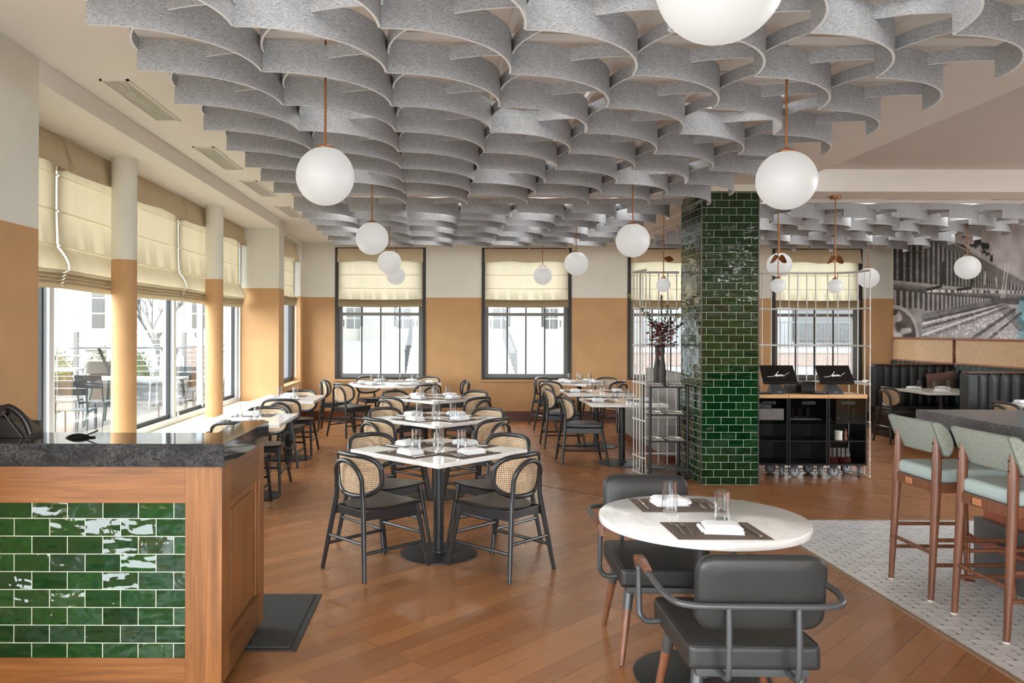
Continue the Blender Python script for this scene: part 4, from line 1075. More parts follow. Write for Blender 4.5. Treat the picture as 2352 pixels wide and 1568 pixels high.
# ------------------------------------------------------------------ service carts right of the pillar
def wheel(b, x, y, r, ax, w_=.035):
    d = Vector((math.cos(ax), math.sin(ax), 0)) * w_ / 2; c = Vector((x, y, r)); tube(b, [c - d, c - d * .7, c + d * .7, c + d], [r * .93, r, r, r * .93], n=24); return b
m_wheel = pm('grey rubber wheel', C(92, 92, 94), .55); m_hub = pm('grey wheel hub', C(150, 150, 152), .4)
zt = .925
for i, (x0, x1, nm) in enumerate(((3.365, 3.80, 'left'), (3.803, 4.237, 'middle'), (4.24, 4.672, 'right'))):
    cx_ = (x0 + x1) / 2; hw = (x1 - x0) / 2
    t = thing('service_cart', 'black wheeled service cart with blond wood top, %s of three' % nm, 'cart', (cx_, 9.10, 0), 0, 'black service carts')
    b = BM(); bx(b, -hw, hw, -.20, .20, zt - .042, zt, .003); build('worktop', b, m_blond, t)
    b = BM(); bx(b, -hw + .003, -hw + .02, -.195, .195, .155, zt - .042); bx(b, hw - .02, hw - .003, -.195, .195, .155, zt - .042); bx(b, -hw, hw, .18, .195, .155, zt - .042); bx(b, -hw, hw, -.195, .195, .14, .16)
    build('cart_body', b, m_blackplastic, t)
    for z in (.41, .635):
        b = BM(); bx(b, -hw + .02, hw - .02, -.19, .18, z - .008, z + .004); build('shelf', b, m_blackplastic, t)
    b = BM(); bx(b, -hw + .02, hw - .02, -.2, -.194, .60, zt - .045); d_ = build('drop_door', b, m_smoke, t)
    b = BM(); bx(b, -.075, .075, -.205, -.199, .815, .85, .002); build('door_handle', b, m_blackplastic, d_)
    for k, (wx, wy, ax) in enumerate(((-hw + .09, -.13, .1), (hw - .05, -.12, 1.1), (-hw + .06, .13, .9), (hw - .07, .13, .2))):
        b = BM(); wheel(b, wx, wy, .063, PI / 2 + ax); w0 = build('caster', b, m_wheel, t)
        b = BM(); wheel(b, wx, wy, .04, PI / 2 + ax, .041); 
        for v in b.verts: v.co.z += .023
        build('hub', b, m_hub, w0)
        b = BM(); bx(b, wx - .028, wx + .028, wy - .028, wy + .028, .115, .14); tube(b, [(wx, wy - .024, .063), (wx, wy - .024, .12)], .012, n=6, flat=.4); build('caster_fork', b, m_kick, w0)
def cup(name, x, y, z, r, h, m, label, cat, group=None):
    b = BM(); lathe(b, [(0, 0), (r * .95, 0), (r, h), (r * .93, h), (r * .86, .006), (0, .006)], 20, (0, 0, 0)); return tag(build(name, b, m, loc=(x, y, z)), label, cat, group)
for ci, (x0, nm, n) in enumerate(((3.87, 'middle', 6), (4.29, 'right', 8))):
    for k in range(n):
        cup('storage_glass', x0 + .045 * k + (.0 if k % 2 else .006), 9.0 + .06 * (k % 2), .64, .019, .125, m_glass, 'row of %s tumblers behind the %s cart door, %s from the left' % ('six' if n == 6 else 'eight', nm, ['first', 'second', 'third', 'fourth', 'fifth', 'sixth', 'seventh', 'eighth'][k]), 'glass', 'tumblers in the carts')
b = BM(); bx(b, 3.84, 4.19, 8.95, 9.2, .64, .652, .003); tag(build('folded_cloth', b, m_napkin), 'white cloth under the tumblers in the middle cart', 'cloth')
for k in range(5): cup('storage_glass', 4.30 + .05 * k, 8.99, .225, .02, .1, m_glass, 'low tumbler above red plates, %s from left in right cart' % ['first', 'second', 'third', 'fourth', 'fifth'][k], 'glass', 'tumblers in the carts')
for sx, nm in ((4.32, 'left'), (4.46, 'right')):
    for k in range(5):
        b = BM(); lathe(b, [(0, 0), (.04, 0), (.068, .008), (.07, .011), (.04, .004), (0, .004)], 24)
        tag(build('red_plate', b, pm('red brown glaze', C(120, 62, 52), .4) if (k == 0 and sx < 4.4) else bpy.data.materials['red brown glaze'], loc=(sx, 9.0, .161 + .012 * k)), 'red brown plate, %s of the %s stack in the right cart' % (['bottom', 'second', 'middle', 'fourth', 'top'][k], nm), 'plate', 'red plates in the right cart')
cup('white_mug', 4.40, 9.0, .414, .042, .10, m_white_metal, 'white mug on the middle shelf of the right cart', 'mug')
b = BM(); lathe(b, [(0, 0), (.017, 0), (.018, .02), (.012, .05), (.017, .075), (.016, .095), (.008, .1), (.011, .115), (.006, .125), (0, .128)], 16); tag(build('pepper_mill', b, m_chairwood, loc=(4.475, 8.99, .414)), 'small pepper mill beside the white mug', 'pepper mill')
t = thing('wire_basket', 'grey mesh basket holding napkins in the left cart', 'basket', (3.60, 9.0, .64))
M = Mat('perforated metal'); M.set(Metallic=.6, Roughness=.4); v = M.node('ShaderNodeTexVoronoi'); v.inputs['Scale'].default_value = 200; M.link(M.coord('UV'), v.inputs['Vector']); M.base(M.ramp(v.outputs['Distance'], [(.3, C(40, 38, 38)), (.5, C(170, 164, 160))])); m_perf = M.m
b = BM(); bx(b, -.15, .15, -.10, .10, 0, .13, .006); build('basket_body', b, m_perf, t)
b = BM(); bx(b, -.06, .03, -.06, .06, .13, .165, .012); bx(b, -.13, -.05, -.05, .07, .13, .18, .012); tag(build('napkin_bundle', b, m_napkin, loc=(3.60, 9.0, .64)), 'white napkins piled in the mesh basket', 'napkins')
# point of sale terminals
def terminal(x, y, label):
    t = thing('sales_terminal', label, 'terminal', (x, y, zt), 0, 'sales terminals on the carts')
    b = BM(); sec = [(-.09, .095, .006), (-.06, .10, .02), (0, .075, .05), (.06, .05, .10)]
    prism(b, rrect(.19, .17, .03), 0, .012, .003)
    rings = []
    for (yy, hwid, z) in ((-.075, .085, .012), (-.04, .075, .05), (.02, .05, .11), (.05, .05, .13), (.075, .05, .11), (.08, .08, .012)): rings.append([b.verts.new((s * hwid, yy, z)) for s in (-1, 1)])
    for A, B in zip(rings, rings[1:]): b.faces.new((A[0], A[1], B[1], B[0]))
    b.faces.new([r[0] for r in rings]); b.faces.new([r[1] for r in reversed(rings)]); build('stand', b, m_darkgrey, t)
    b = BM(); bx(b, -.025, .02, -.0775, -.0752, .024, .03); build('badge', b, m_hub, t)
    til = Matrix.Rotation(math.radians(-36), 4, 'X'); off = Vector((-.003, -.045, .215))
    def tr(b):
        b.transform(til); b.transform(Matrix.Translation(off)); return b
    b = BM(); box(b, (0, 0, 0), (.375, .022, .24), .005); s_ = build('screen', tr(b), m_screen, t)
    b = BM(); bx(b, -.187, .187, -.0125, -.0105, -.1195, -.098); build('bezel', tr(b), m_blackplastic, s_)
    raw = [(125, 235), (160, 234), (205, 227), (245, 205), (272, 183), (281, 175), (274, 180), (250, 204), (231, 226), (232, 230), (240, 227), (252, 214), (260, 213), (262, 219), (256, 228), (249, 227), (253, 219), (266, 214), (279, 212), (286, 217), (281, 228), (273, 227), (277, 218), (290, 212), (301, 212), (296, 228), (309, 213), (315, 214), (311, 228), (324, 213), (330, 215), (327, 227), (342, 223), (372, 203), (412, 186)]
    P = spline([((px - 275) / 405 * .36, -.0122, -(py - 205) / 205 * .24 + .0) for px, py in raw], 4)
    n = len(P)
    b = BM(); tube(b, P, [.0007 + .0006 * (1 if .12 < i / n < .85 else .3) for i in range(n)], n=6, flat=1); build('lettering', tr(b), m_script, s_)
    return t
terminal(3.705, 8.99, 'black terminal with white script on screen, nearer the pillar'); terminal(4.335, 9.0, 'black terminal with white script on screen, farther right')
def device(name, x, y, sx, sy, sz, label, cat, slot=True):
    t = thing(name, label, cat, (x, y, zt))
    b = BM(); bx(b, -sx / 2, sx / 2, -sy / 2, sy / 2, 0, sz, .012); build('housing', b, m_blackplastic, t)
    b = BM(); bx(b, -sx * .36, sx * .36, -sy * .2, sy * .05, sz - .002, sz + .004, .002); build('paper_slot' if slot else 'lid', b, m_iron, t); return t
device('receipt_printer', 4.08, 9.12, .16, .17, .135, 'black receipt printer between the two terminals', 'printer')
device('receipt_printer', 3.93, 9.16, .10, .14, .09, 'grey box printer right behind the left terminal', 'printer')
device('card_reader', 3.50, 9.12, .10, .1, .09, 'black card device at the left end of the carts', 'card reader', False)
device('card_reader', 4.15, 8.955, .12, .09, .03, 'low black card device left of the right terminal', 'card reader', False)
device('card_reader', 3.555, 8.93, .15, .06, .02, 'flat black pad in front of the left terminal', 'card reader', False)

# ------------------------------------------------------------------ bar
br = thing('bar_counter', 'dark stone topped bar with copper front and foot rail', 'bar', (4.6, 3.5, 0))
def bpart(name, b, m, par=None, **k):
    for v in b.verts: v.co -= Vector((4.6, 3.5, 0))
    return build(name, b, m, par or br, **k)
b = BM(); bx(b, 3.385, 6.0, 1.5, 5.79, .965, 1.07, .003); bpart('countertop', b, m_barstone)
b = BM(); bx(b, 3.60, 6.0, 1.5, 5.38, .39, .965); bpart('front_panel', b, m_copper)
b = BM(); bx(b, 3.70, 6.0, 5.38, 5.46, .0, .965); bpart('end_panel', b, m_blackplastic)
b = BM(); bx(b, 3.545, 6.0, 1.5, 5.395, 0, .395, .002); bpart('kick_panel', b, m_kick)
b = BM(); tube(b, [(3.43, 5.36, .285), (3.43, 1.6, .285)], .026, n=16); rl_ = bpart('foot_rail', b, pm('copper tube', C(146, 88, 72), .3, .7))
for yy in (5.27, 3.7, 2.2):
    b = BM(); cyl(b, (3.43, yy, 0), (3.43, yy, .27), .009, 10); lathe(b, [(0, 0), (.038, 0), (.038, .004), (.012, .01), (0, .01)], 20, (3.43, yy, .003)); tube(b, [(3.43, yy - .012, .285), (3.43, yy + .012, .285)], .029, n=16)
    bpart('rail_post', b, bpy.data.materials['copper tube'])
for yy in (4.9, 3.4):
    b = BM(); cyl(b, (3.43, yy, .30), (3.548, yy, .33), .009, 10); cyl(b, (3.545, yy, .33), (3.535, yy, .33), .026, 16)
    bpart('rail_bracket', b, bpy.data.materials['copper tube'])

# ------------------------------------------------------------------ booths
def channels(b, x0, x1, n, yb, yf, z0, z1):
    """vertical channel tufting between x0..x1: bulging front at yf (towards -y), flat back at yb"""
    m = 8
    for k in range(n):
        a0 = x0 + (x1 - x0) * k / n; a1_ = x0 + (x1 - x0) * (k + 1) / n
        def f(u, v):
            zz = z0 + (z1 - z0) * v; e = min(1, 10 * v, 10 * (1 - v)) ** .5
            return (a0 + (a1_ - a0) * u, yf + .03 - .03 * (abs(math.sin(PI * u)) ** .5) * max(e, 0), zz)
        grid(b, f, m, 12)
    bx(b, x0, x1, yf + .03, yb, z0, z1)
def booth(yb, x0, label):
    t = thing('booth_bench', label, 'booth bench', (7.3, yb, 0), 0, 'black channel tufted booth benches')
    b = BM(); channels(b, x0 - 7.3 + .16, .695, 8, .14, 0, .44, 1.09); build('tufted_back', b, m_blackleather, t, ang=60)
    b = BM(); bx(b, x0 - 7.3, x0 - 7.3 + .16, -.02, .16, .44, 1.09, .035); build('end_bolster', b, m_blackleather, t, ang=60)
    b = BM(); bx(b, x0 - 7.3 + .03, .69, .0, .15, 1.09, 1.108, .003); build('top_cap', b, m_baseb, t)
    b = BM(); bx(b, x0 - 7.3 + .02, .21, -.50, .02, .33, .46, .03); build('seat_cushion', b, m_blackleather, t, ang=60)
    b = BM(); bx(b, x0 - 7.3 + .04, .21, -.46, .14, 0, .33); build('bench_base', b, m_blackplastic, t); return t
booth(12.62, 6.72, 'black channel tufted booth bench holding the brown cushion'); booth(10.28, 6.66, 'black channel tufted booth bench at the right edge')
for y0, y1, nch, lb in ((12.80, 14.36, 11, 'far bay of the green tufted wall banquette under the rounded cane panel'), (10.46, 12.60, 15, 'middle bay of the green tufted wall banquette behind the brown cushion'), (8.7, 10.26, 11, 'near bay of the green tufted wall banquette at the right edge')):
    t = thing('wall_banquette', lb, 'banquette', (7.895, (y0 + y1) / 2, 0), -PI / 2, 'green wall banquettes'); h = (y1 - y0) / 2 - .005
    b = BM(); channels(b, -h, h, nch, .095, .02, .44, 1.10); build('tufted_back', b, m_greenleather, t, ang=60)
    b = BM(); bx(b, -h, h, -.36, .02, .35, .455, .02); build('seat_cushion', b, m_greenleather, t)
    b = BM(); bx(b, -h, h, -.33, .09, 0, .35); build('bench_base', b, m_blackplastic, t)
b = BM(); n = 14
def cush(sgn):
    def f(u, v):
        x, z = (u - .5) * .44, (v - .5) * .34; e = (max(0, 1 - (2 * u - 1) ** 4) * max(0, 1 - (2 * v - 1) ** 4)) ** .6
        pk = 1 + .10 * ((2 * u - 1) ** 2) * ((2 * v - 1) ** 2)
        return (x * pk, sgn * .07 * e, z * pk)
    return f
grid(b, cush(1), n, n); grid(b, cush(-1), n, n); bmesh.ops.remove_doubles(b, verts=b.verts, dist=1e-4)
b.transform(Matrix.Translation((7.66, 12.43, .82)) @ Matrix.Rotation(math.radians(12), 4, 'X') @ Matrix.Rotation(math.radians(-8), 4, 'Y'))
tag(build('throw_pillow', b, m_brownfab, ang=70), 'brown suede cushion leaning in the black booth', 'cushion')
# grey banquette behind the screen
t = thing('grey_banquette', 'grey upholstered banquette behind the white rod screen', 'banquette', (2.95, 11.2, 0))
b = BM(); bx(b, -.27, .22, -1.35, 1.35, .33, .47, .035); build('seat_cushion', b, m_greyfab, t)
b = BM(); bx(b, .16, .34, -1.35, 1.35, .40, 1.05, .05); build('backrest', b, m_greyfab, t)
b = BM(); bx(b, -.25, .3, -1.33, 1.33, .09, .34, .004); build('front_panel', b, m_greyfab, t)
b = BM(); bx(b, -.25, .3, -1.33, 1.33, 0, .09); build('plinth', b, m_baseb, t)

# ------------------------------------------------------------------ cane wall panels + mural
for (y0, y1, rc, lb) in ((12.62, 14.34, .10, 'far framed cane wall panel with rounded corner below the mural'), (8.9, 12.58, 0, 'near framed cane wall panel below the mural at the right')):
    t = thing('cane_wall_panel', lb, 'wall panel', (7.97, (y0 + y1) / 2, 0), 0, 'cane wall panels'); h = (y1 - y0) / 2
    b = BM(); bx(b, .0, .02, -h + .01, h - .01, 1.125, 1.49); build('cane_sheet', b, m_rattan, t)
    P = [(-.0, -h, 1.115), (-.0, h, 1.115)]
    if rc: P += [(0, h, 1.5 - rc)] + [(0, h - rc + rc * math.cos(a), 1.5 - rc + rc * math.sin(a)) for a in [PI / 2 * k / 6 for k in range(1, 7)]] + [(0, -h, 1.5)]
    else: P += [(0, h, 1.5), (0, -h, 1.5)]
    b = BM(); tube(b, P, .019, closed=True, n=8); build('panel_frame', b, pm('pinkish wood frame', C(158, 112, 88), .4), t)
# mural: flat print; colours are the picture's own greys
FPX = 1850.0
def noise2(i, j):
    h = (int(i) * 374761393 + int(j) * 668265263) & 0xffffffff; h = ((h ^ (h >> 13)) * 1274126177) & 0xffffffff; return ((h ^ (h >> 16)) & 1023) / 1023
def vn(x, y):
    i, j = math.floor(x), math.floor(y); fx, fy = x - i, y - j; fx = fx * fx * (3 - 2 * fx); fy = fy * fy * (3 - 2 * fy)
    return (noise2(i, j) * (1 - fx) + noise2(i + 1, j) * fx) * (1 - fy) + (noise2(i, j + 1) * (1 - fx) + noise2(i + 1, j + 1) * fx) * fy
def seg(x, y, x0, y0, x1, y1):
    dx, dy = x1 - x0, y1 - y0; tt = max(0, min(1, ((x - x0) * dx + (y - y0) * dy) / (dx * dx + dy * dy))); return math.hypot(x - x0 - tt * dx, y - y0 - tt * dy)
def art(x, y):
    fog = min(1, max(0, (x - 2110) / 210)); v = .64 + .16 * fog; n1 = vn(x / 5, y / 5); n2 = vn(x / 17, y / 17)
    yb = 545 + (x - 2168) * .52                       # beam line
    yp = 641 + (x - 2057) * .105 if x < 2190 else 655 + (x - 2190) * .06
    if y < yp and y > max(yb, 520) - 2:
        per = 17 - 9 * min(1, (x - 2057) / 260); ph = ((x - 2057) / per) % 1
        bob = .5 + .5 * math.sin(2 * PI * ph); v = .14 + .50 * bob ** 2.2 * (.75 + .4 * n1) + .26 * fog
        if (y - 545) % 31 < 3 and x < 2130: v *= .75
    if y < yb and x > 2120:
        v = .86
        if 2190 < x < 2280 and y > yb - 50: v = .86 - .72 * min(1, max(0, (vn(x / 9 + 3, y / 11) * .7 + vn(x / 4, y / 5) * .3 - .52) * 9))
        v -= .2 * max(0, vn(x / 22, y / 60) - .4)
    d = abs(y - yb)
    if x > 2140 and y > yb - 3 and y < yb + 19: v = .30 + .25 * fog + .1 * n1 + (.25 if y < yb + 1 else 0)
    if yp <= y < yp + 22:
        q = (y - yp) / 22; v = .68 - .5 * q + .12 * n1 + .15 * fog
    if abs(y - (665 + (x - 2130) * .01)) < 3.2 and x > 2126: v = .95 if vn(x / 2.2, 1) > .35 else .35
    if yp + 22 <= y < 712 - (x - 2057) * .02 and x < 2310:
        per = 15 - 7 * min(1, (x - 2057) / 260); bob = .5 + .5 * math.sin(2 * PI * (x - 2052) / per)
        v = .22 + .5 * bob ** 2 + .28 * fog + .08 * n1
    # lower frame: bars running towards the right
    for (x0, y0, x1, y1, w_, c) in ((2112, 726, 2300, 688, 7, .52), (2116, 735, 2304, 692, 3.2, .34), (2116, 741, 2306, 695, 2.6, .86), (2116, 751, 2308, 698, 3.0, .40), (2114, 768, 2310, 699, 2.4, .93), (2118, 775, 2312, 703, 3, .55), (2230, 777, 2330, 708, 4, .42), (2270, 777, 2345, 716, 3, .40)):
        if y > 680:
            d = seg(x, y, x0, y0, x1, y1)
            if d < w_: v = c + .15 * (n1 - .5) * (1 if c < .8 else .3)
    if y > 712 and x > 2116 and y > 730 - (x - 2116) * .15: v = min(1, v + .3 * max(0, vn(x / 4, y / 3) - .55) * 2.4)
    if y > 705 and x < 2118: v = .58 + .1 * n2
    rr = math.hypot((x - 2056) / 52, (y - 770) / 68)
    if rr < 1.0: v = .28 + .22 * n2 + .45 * min(1, max(0, (vn(x / 12, y / 14) - .5) * 5))
    if .93 < rr < 1.06: v = .78
    pp = [(2168, 600, 2167, 640), (2167, 640, 2160, 655), (2160, 655, 2130, 662), (2232, 640, 2230, 658), (2230, 658, 2200, 662)]
    if any(seg(x, y, *q) < 3.2 for q in pp): v = .13
    for q in ((2263, 620, 2262, 650), (2288, 634, 2290, 655), (2310, 600, 2300, 682), (2317, 602, 2306, 682)):
        if seg(x, y, *q) < 1.3: v = .95
    if seg(x, y, 2282, 686, 2336, 690) < 6: v = .36 + .1 * n1
    if seg(x, y, 2296, 692, 2345, 745) < 12 and y > 695: v = v * .5 + .2
    v = max(.04, min(.97, v + .10 * (n2 - .5)))
    col = (v, v * .975, v * .985)
    if x > 2332 and y > 675:
        m_ = min(1, (x - 2332) / 14) * (.5 + .5 * n2); col = (v * (1 - .35 * m_), v * (1 - .08 * m_), v)
    return col
b = BM(); ca = b.loops.layers.color.new('print'); nx_, nz_ = 340, 210
ys = [1022 and FPX * 7.995 / ((2052 + 1.32 * k) - 1022) for k in range(nx_ + 1)]; zs_ = [1.515 + (3.17 - 1.515) * k / nz_ for k in range(nz_ + 1)]
VV = [[b.verts.new((7.992, min(yy, 14.40), z)) for z in zs_] for yy in ys]
def art4(x, y):
    q = [art(x + dx, y + dy) for dx in (-.42, .42) for dy in (-.42, .42)]; return tuple(sum(c[i] for c in q) / 4 for i in range(3))
colc = [[art4(1022 + FPX * 7.995 / max(ys[i], 1), 755 - (zs_[j] - 1.64) * FPX / ys[i]) for j in range(nz_ + 1)] for i in range(nx_ + 1)]
for i in range(nx_):
    if ys[i] > 14.41 and ys[i + 1] > 14.40: continue
    for j in range(nz_):
        f = b.faces.new((VV[i][j], VV[i + 1][j], VV[i + 1][j + 1], VV[i][j + 1]))
        for l, (p, q) in zip(f.loops, ((i, j), (i + 1, j), (i + 1, j + 1), (i, j + 1))): l[ca] = (*[c ** 1.15 for c in colc[p][q]], 1)
M = Mat('mural print'); M.set(Roughness=.55); at = M.node('ShaderNodeVertexColor', layer_name='print'); M.base(at.outputs['Color'])
g_ = bmesh.ops.extrude_face_region(b, geom=list(b.faces)) if False else None
tag(build('wall_mural', b, M.m, smooth=False, uv=False), 'black and white mural print of a textile loom on the right wall', 'mural')
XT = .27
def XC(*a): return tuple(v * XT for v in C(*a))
# ------------------------------------------------------------------ outdoors
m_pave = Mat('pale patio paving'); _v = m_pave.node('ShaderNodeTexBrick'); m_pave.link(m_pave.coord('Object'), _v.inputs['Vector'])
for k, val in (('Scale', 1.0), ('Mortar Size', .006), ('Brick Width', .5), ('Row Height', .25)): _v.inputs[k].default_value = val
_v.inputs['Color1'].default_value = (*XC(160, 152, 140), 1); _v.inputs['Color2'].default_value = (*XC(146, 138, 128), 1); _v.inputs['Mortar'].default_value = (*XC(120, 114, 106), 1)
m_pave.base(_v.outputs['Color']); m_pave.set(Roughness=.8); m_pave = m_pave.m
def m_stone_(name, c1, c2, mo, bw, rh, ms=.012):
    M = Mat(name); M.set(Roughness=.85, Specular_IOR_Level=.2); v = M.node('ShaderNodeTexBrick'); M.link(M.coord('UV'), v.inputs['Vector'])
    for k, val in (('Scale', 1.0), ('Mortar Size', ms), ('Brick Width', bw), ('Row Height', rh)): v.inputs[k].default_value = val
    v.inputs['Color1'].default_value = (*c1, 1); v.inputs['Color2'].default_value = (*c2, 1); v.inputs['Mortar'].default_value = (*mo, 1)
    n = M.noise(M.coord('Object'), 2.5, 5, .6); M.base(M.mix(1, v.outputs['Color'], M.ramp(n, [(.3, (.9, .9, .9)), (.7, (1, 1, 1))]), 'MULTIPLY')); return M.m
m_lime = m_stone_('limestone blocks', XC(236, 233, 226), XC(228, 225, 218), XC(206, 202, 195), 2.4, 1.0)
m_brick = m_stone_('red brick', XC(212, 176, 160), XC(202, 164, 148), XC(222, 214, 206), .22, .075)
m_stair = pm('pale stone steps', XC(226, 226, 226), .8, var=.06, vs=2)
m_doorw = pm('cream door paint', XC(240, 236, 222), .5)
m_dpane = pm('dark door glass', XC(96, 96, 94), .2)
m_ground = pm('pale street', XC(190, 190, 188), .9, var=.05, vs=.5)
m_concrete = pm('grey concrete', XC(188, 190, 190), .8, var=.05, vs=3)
b = BM(); bx(b, -60, 60, 14.66, 80, -.35, -.12); bx(b, -60, -3.06, -30, 14.66, -.35, -.12); bx(b, 8.16, 60, -30, 14.66, -.35, -.12); bx(b, -3.06, 8.16, -30, -3.01, -.35, -.12)
struct('ground', b, m_ground, 'pale street ground around the restaurant')
b = BM(); bx(b, -12, -3.06, 2, 17.15, -.12, .10); struct('patio_ground', b, m_pave, 'pale paved patio outside the window bay')
# street building opposite
bd = thing('stone_building', 'pale stone building with cream doors across the street', 'building', (0, 32, 0))
b = BM(); bx(b, -5.4, 6.2, .35, 4, -.1, 13); build('facade', b, m_lime, bd)
for k in range(-2, 2):
    xc = 1.75 + 2.93 * k
    b = BM(); bx(b, xc + .75, xc + 2.18, -.10, .35, 1.16, 1.72); bx(b, xc + .85, xc + 2.08, -.02, .35, 1.72, 8); build('pier', b, m_lime, bd)
    b = BM(); bx(b, xc - .75, xc + .75, .2, .34, 1.16, 4.6, .01); d_ = build('entrance_door', b, m_doorw, bd)
    b = BM()
    for s in (-1, 1):
        for px in (.18, .52):
            for z in (1.66, 2.09, 2.52, 2.95, 3.38): bx(b, xc + s * px - (.0 if s > 0 else .29) , xc + s * px + (.29 if s > 0 else .0), .18, .2, z, z + .37)
    build('door_panes', b, m_dpane, d_)
    b = BM()
    for s in (-.07, .07): cyl(b, (xc + s, .15, 1.72), (xc + s, .15, 2.0), .022, 8)
    build('door_pull', b, m_iron, d_)
b = BM(); n = 10
for k in range(n): bx(b, -5.4, 6.2, -.15 - .37 * (k + 1), .36 if k == 0 else -.15 - .37 * k, -.1, 1.16 - .125 * k)
build('entrance_steps', b, m_stair, bd)
for xc, sl in ((-1.30, -.02), (1.75 + .55, .05), (-4.2, -.02)):
    b = BM(); p0, p1 = (xc, -.25, 2.05), (xc + sl * 4, -3.9, .85); tube(b, [p0, p1], .03, n=6)
    for k in range(12): a = k / 11; x = xc + sl * 4 * a; y = -.25 - 3.65 * a; cyl(b, (x, y, 1.12 - 1.2 * a), (x, y, 2.05 - 1.2 * a), .014, 6)
    build('stair_rail', b, m_iron, bd)
# right building with brick band and balcony rail
rb_ = thing('parking_building', 'white building with brick band and balcony railing across the street', 'building', (12.7, 30, 0))
b = BM(); bx(b, -6.2, 14, .6, 6, -.1, .62); bx(b, -6.2, 14, .0, .2, -.1, .60); bx(b, -6.2, 14, 5, 6, 0, 9); build('lower_wall', b, pm('white painted wall', XC(232, 232, 228), .8), rb_)
b = BM(); bx(b, -6.2, 14, -.05, .3, .30, .78); 
for k in range(8): bx(b, -5.6 + 2.6 * k, -5.05 + 2.6 * k, -.04, .25, -.1, .32)
build('brick_band', b, m_brick, rb_)
b = BM(); bx(b, -6.2, 14, -.08, .6, .78, .95); build('band_coping', b, m_stair, rb_)
b = BM(); bx(b, -6.2, 14, .15, .19, 1.9, 1.95)
for k in range(150): bx(b, -6.2 + .135 * k, -6.2 + .135 * k + .018, .16, .18, .95, 1.92)
build('balcony_rail', b, m_darkgrey, rb_)
b = BM(); bx(b, -6.2, 14, 2.2, 2.5, .6, 7); build('upper_wall', b, m_concrete, rb_)
b = BM(); bx(b, 1.2, 4.4, 2.1, 2.2, 1.2, 4.2); build('shop_window', b, m_dpane, rb_)
b = BM(); bx(b, 1.4, 2.2, 2.05, 2.1, 2.6, 3.5); bx(b, 2.9, 3.7, 2.05, 2.1, 2.6, 3.4); build('poster', b, pm('pale red poster', XC(214, 150, 140), .7), rb_)
# patio kerb wall and cable railing
b = BM(); bx(b, -12, -3.1, 17.15, 17.45, -.1, .46); bx(b, -12.05, -3.1, 17.12, 17.48, .46, .50)
struct('patio_kerb_wall', b, m_concrete, 'low grey kerb wall at the patio edge')
t = thing('cable_railing', 'white cable railing along the patio kerb', 'railing', (-7.5, 17.3, .5))
b = BM(); bx(b, -4.4, 4.3, -.04, .04, 1.05, 1.09); build('top_rail', b, m_white_metal, t)
for k, xx in enumerate((-4.2, -.42, 1.9, 4.2)): b = BM(); bx(b, xx - .045, xx + .045, -.03, .03, 0, 1.05); build('post', b, pm('taupe post', XC(168, 158, 150), .5) if k == 0 else bpy.data.materials['taupe post'], t)
for k in range(8): b = BM(); tube(b, [(-4.3, 0, .10 + .115 * k), (4.25, 0, .10 + .115 * k)], .006, n=5); build('cable', b, m_white_metal, t)
# patio chair
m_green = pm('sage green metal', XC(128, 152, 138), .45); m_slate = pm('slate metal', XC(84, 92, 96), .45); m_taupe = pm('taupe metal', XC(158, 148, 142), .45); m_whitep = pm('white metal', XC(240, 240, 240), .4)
def patio_chair(x, y, rz, m, label):
    t = thing('patio_chair', label, 'patio chair', (x, y, .10), rz, 'metal patio chairs')
    b = BM()
    for s in (-1, 1):
        tube(b, spline([(s * .2, .2, 0), (s * .2, .2, .40), (s * .2, .15, .44), (s * .2, -.16, .43), (s * .2, -.20, .47), (s * .2, -.27, .84)], 5), .012, n=7); cyl(b, (s * .2, -.18, .43), (s * .2, -.24, 0), .012, 7)
    build('frame', b, m, t)
    b = BM()
    for k in range(5): bx(b, -.21, .21, -.17 + .075 * k, -.17 + .075 * k + .064, .447 + (.004 if 0 < k < 4 else 0), .457, .003)
    build('seat_slats', b, m, t)
    b = BM()
    for k in range(2): grid(b, lambda u, v, k=k: ((u - .5) * .44, -.235 - .035 * k - .03 * (1 - (2 * u - 1) ** 2) - .01 * v, .66 + .105 * k + .085 * v), 10, 2)
    bmesh.ops.solidify(b, geom=list(b.faces), thickness=.006); build('back_slats', b, m, t); return t
patio_chair(-4.92, 10.75, math.radians(8), m_slate, 'slate metal patio chair with its back to us, nearest outside')
patio_chair(-5.75, 12.2, math.radians(-80), m_taupe, 'taupe metal patio chair left of the patio table')
patio_chair(-5.15, 12.0, math.radians(-10), m_slate, 'slate patio chair tucked in front of the patio table')
patio_chair(-4.05, 12.2, math.radians(85), m_taupe, 'taupe patio chair seen edge on at the patio table end')
patio_chair(-4.6, 14.2, math.radians(185), m_slate, 'slate patio chair beyond the patio table')
patio_chair(-3.95, 13.6, math.radians(100), m_slate, 'slate patio chair seen behind the bay mullion')
t = thing('patio_table', 'pale green rectangular patio table outside the bay', 'patio table', (-4.95, 13.0, .10))
b = BM(); bx(b, -.8, .75, -.42, .42, .715, .74, .006); build('tabletop', b, pm('pale green enamel', XC(206, 222, 214), .35), t)
for sx, sy in ((-1, -1), (1, -1), (-1, 1), (1, 1)): b = BM(); tube(b, [(sx * .70, sy * .38, 0), (sx * .6, sy * .3, .72)], [.018, .028], n=8); build('leg', b, m_green, t)
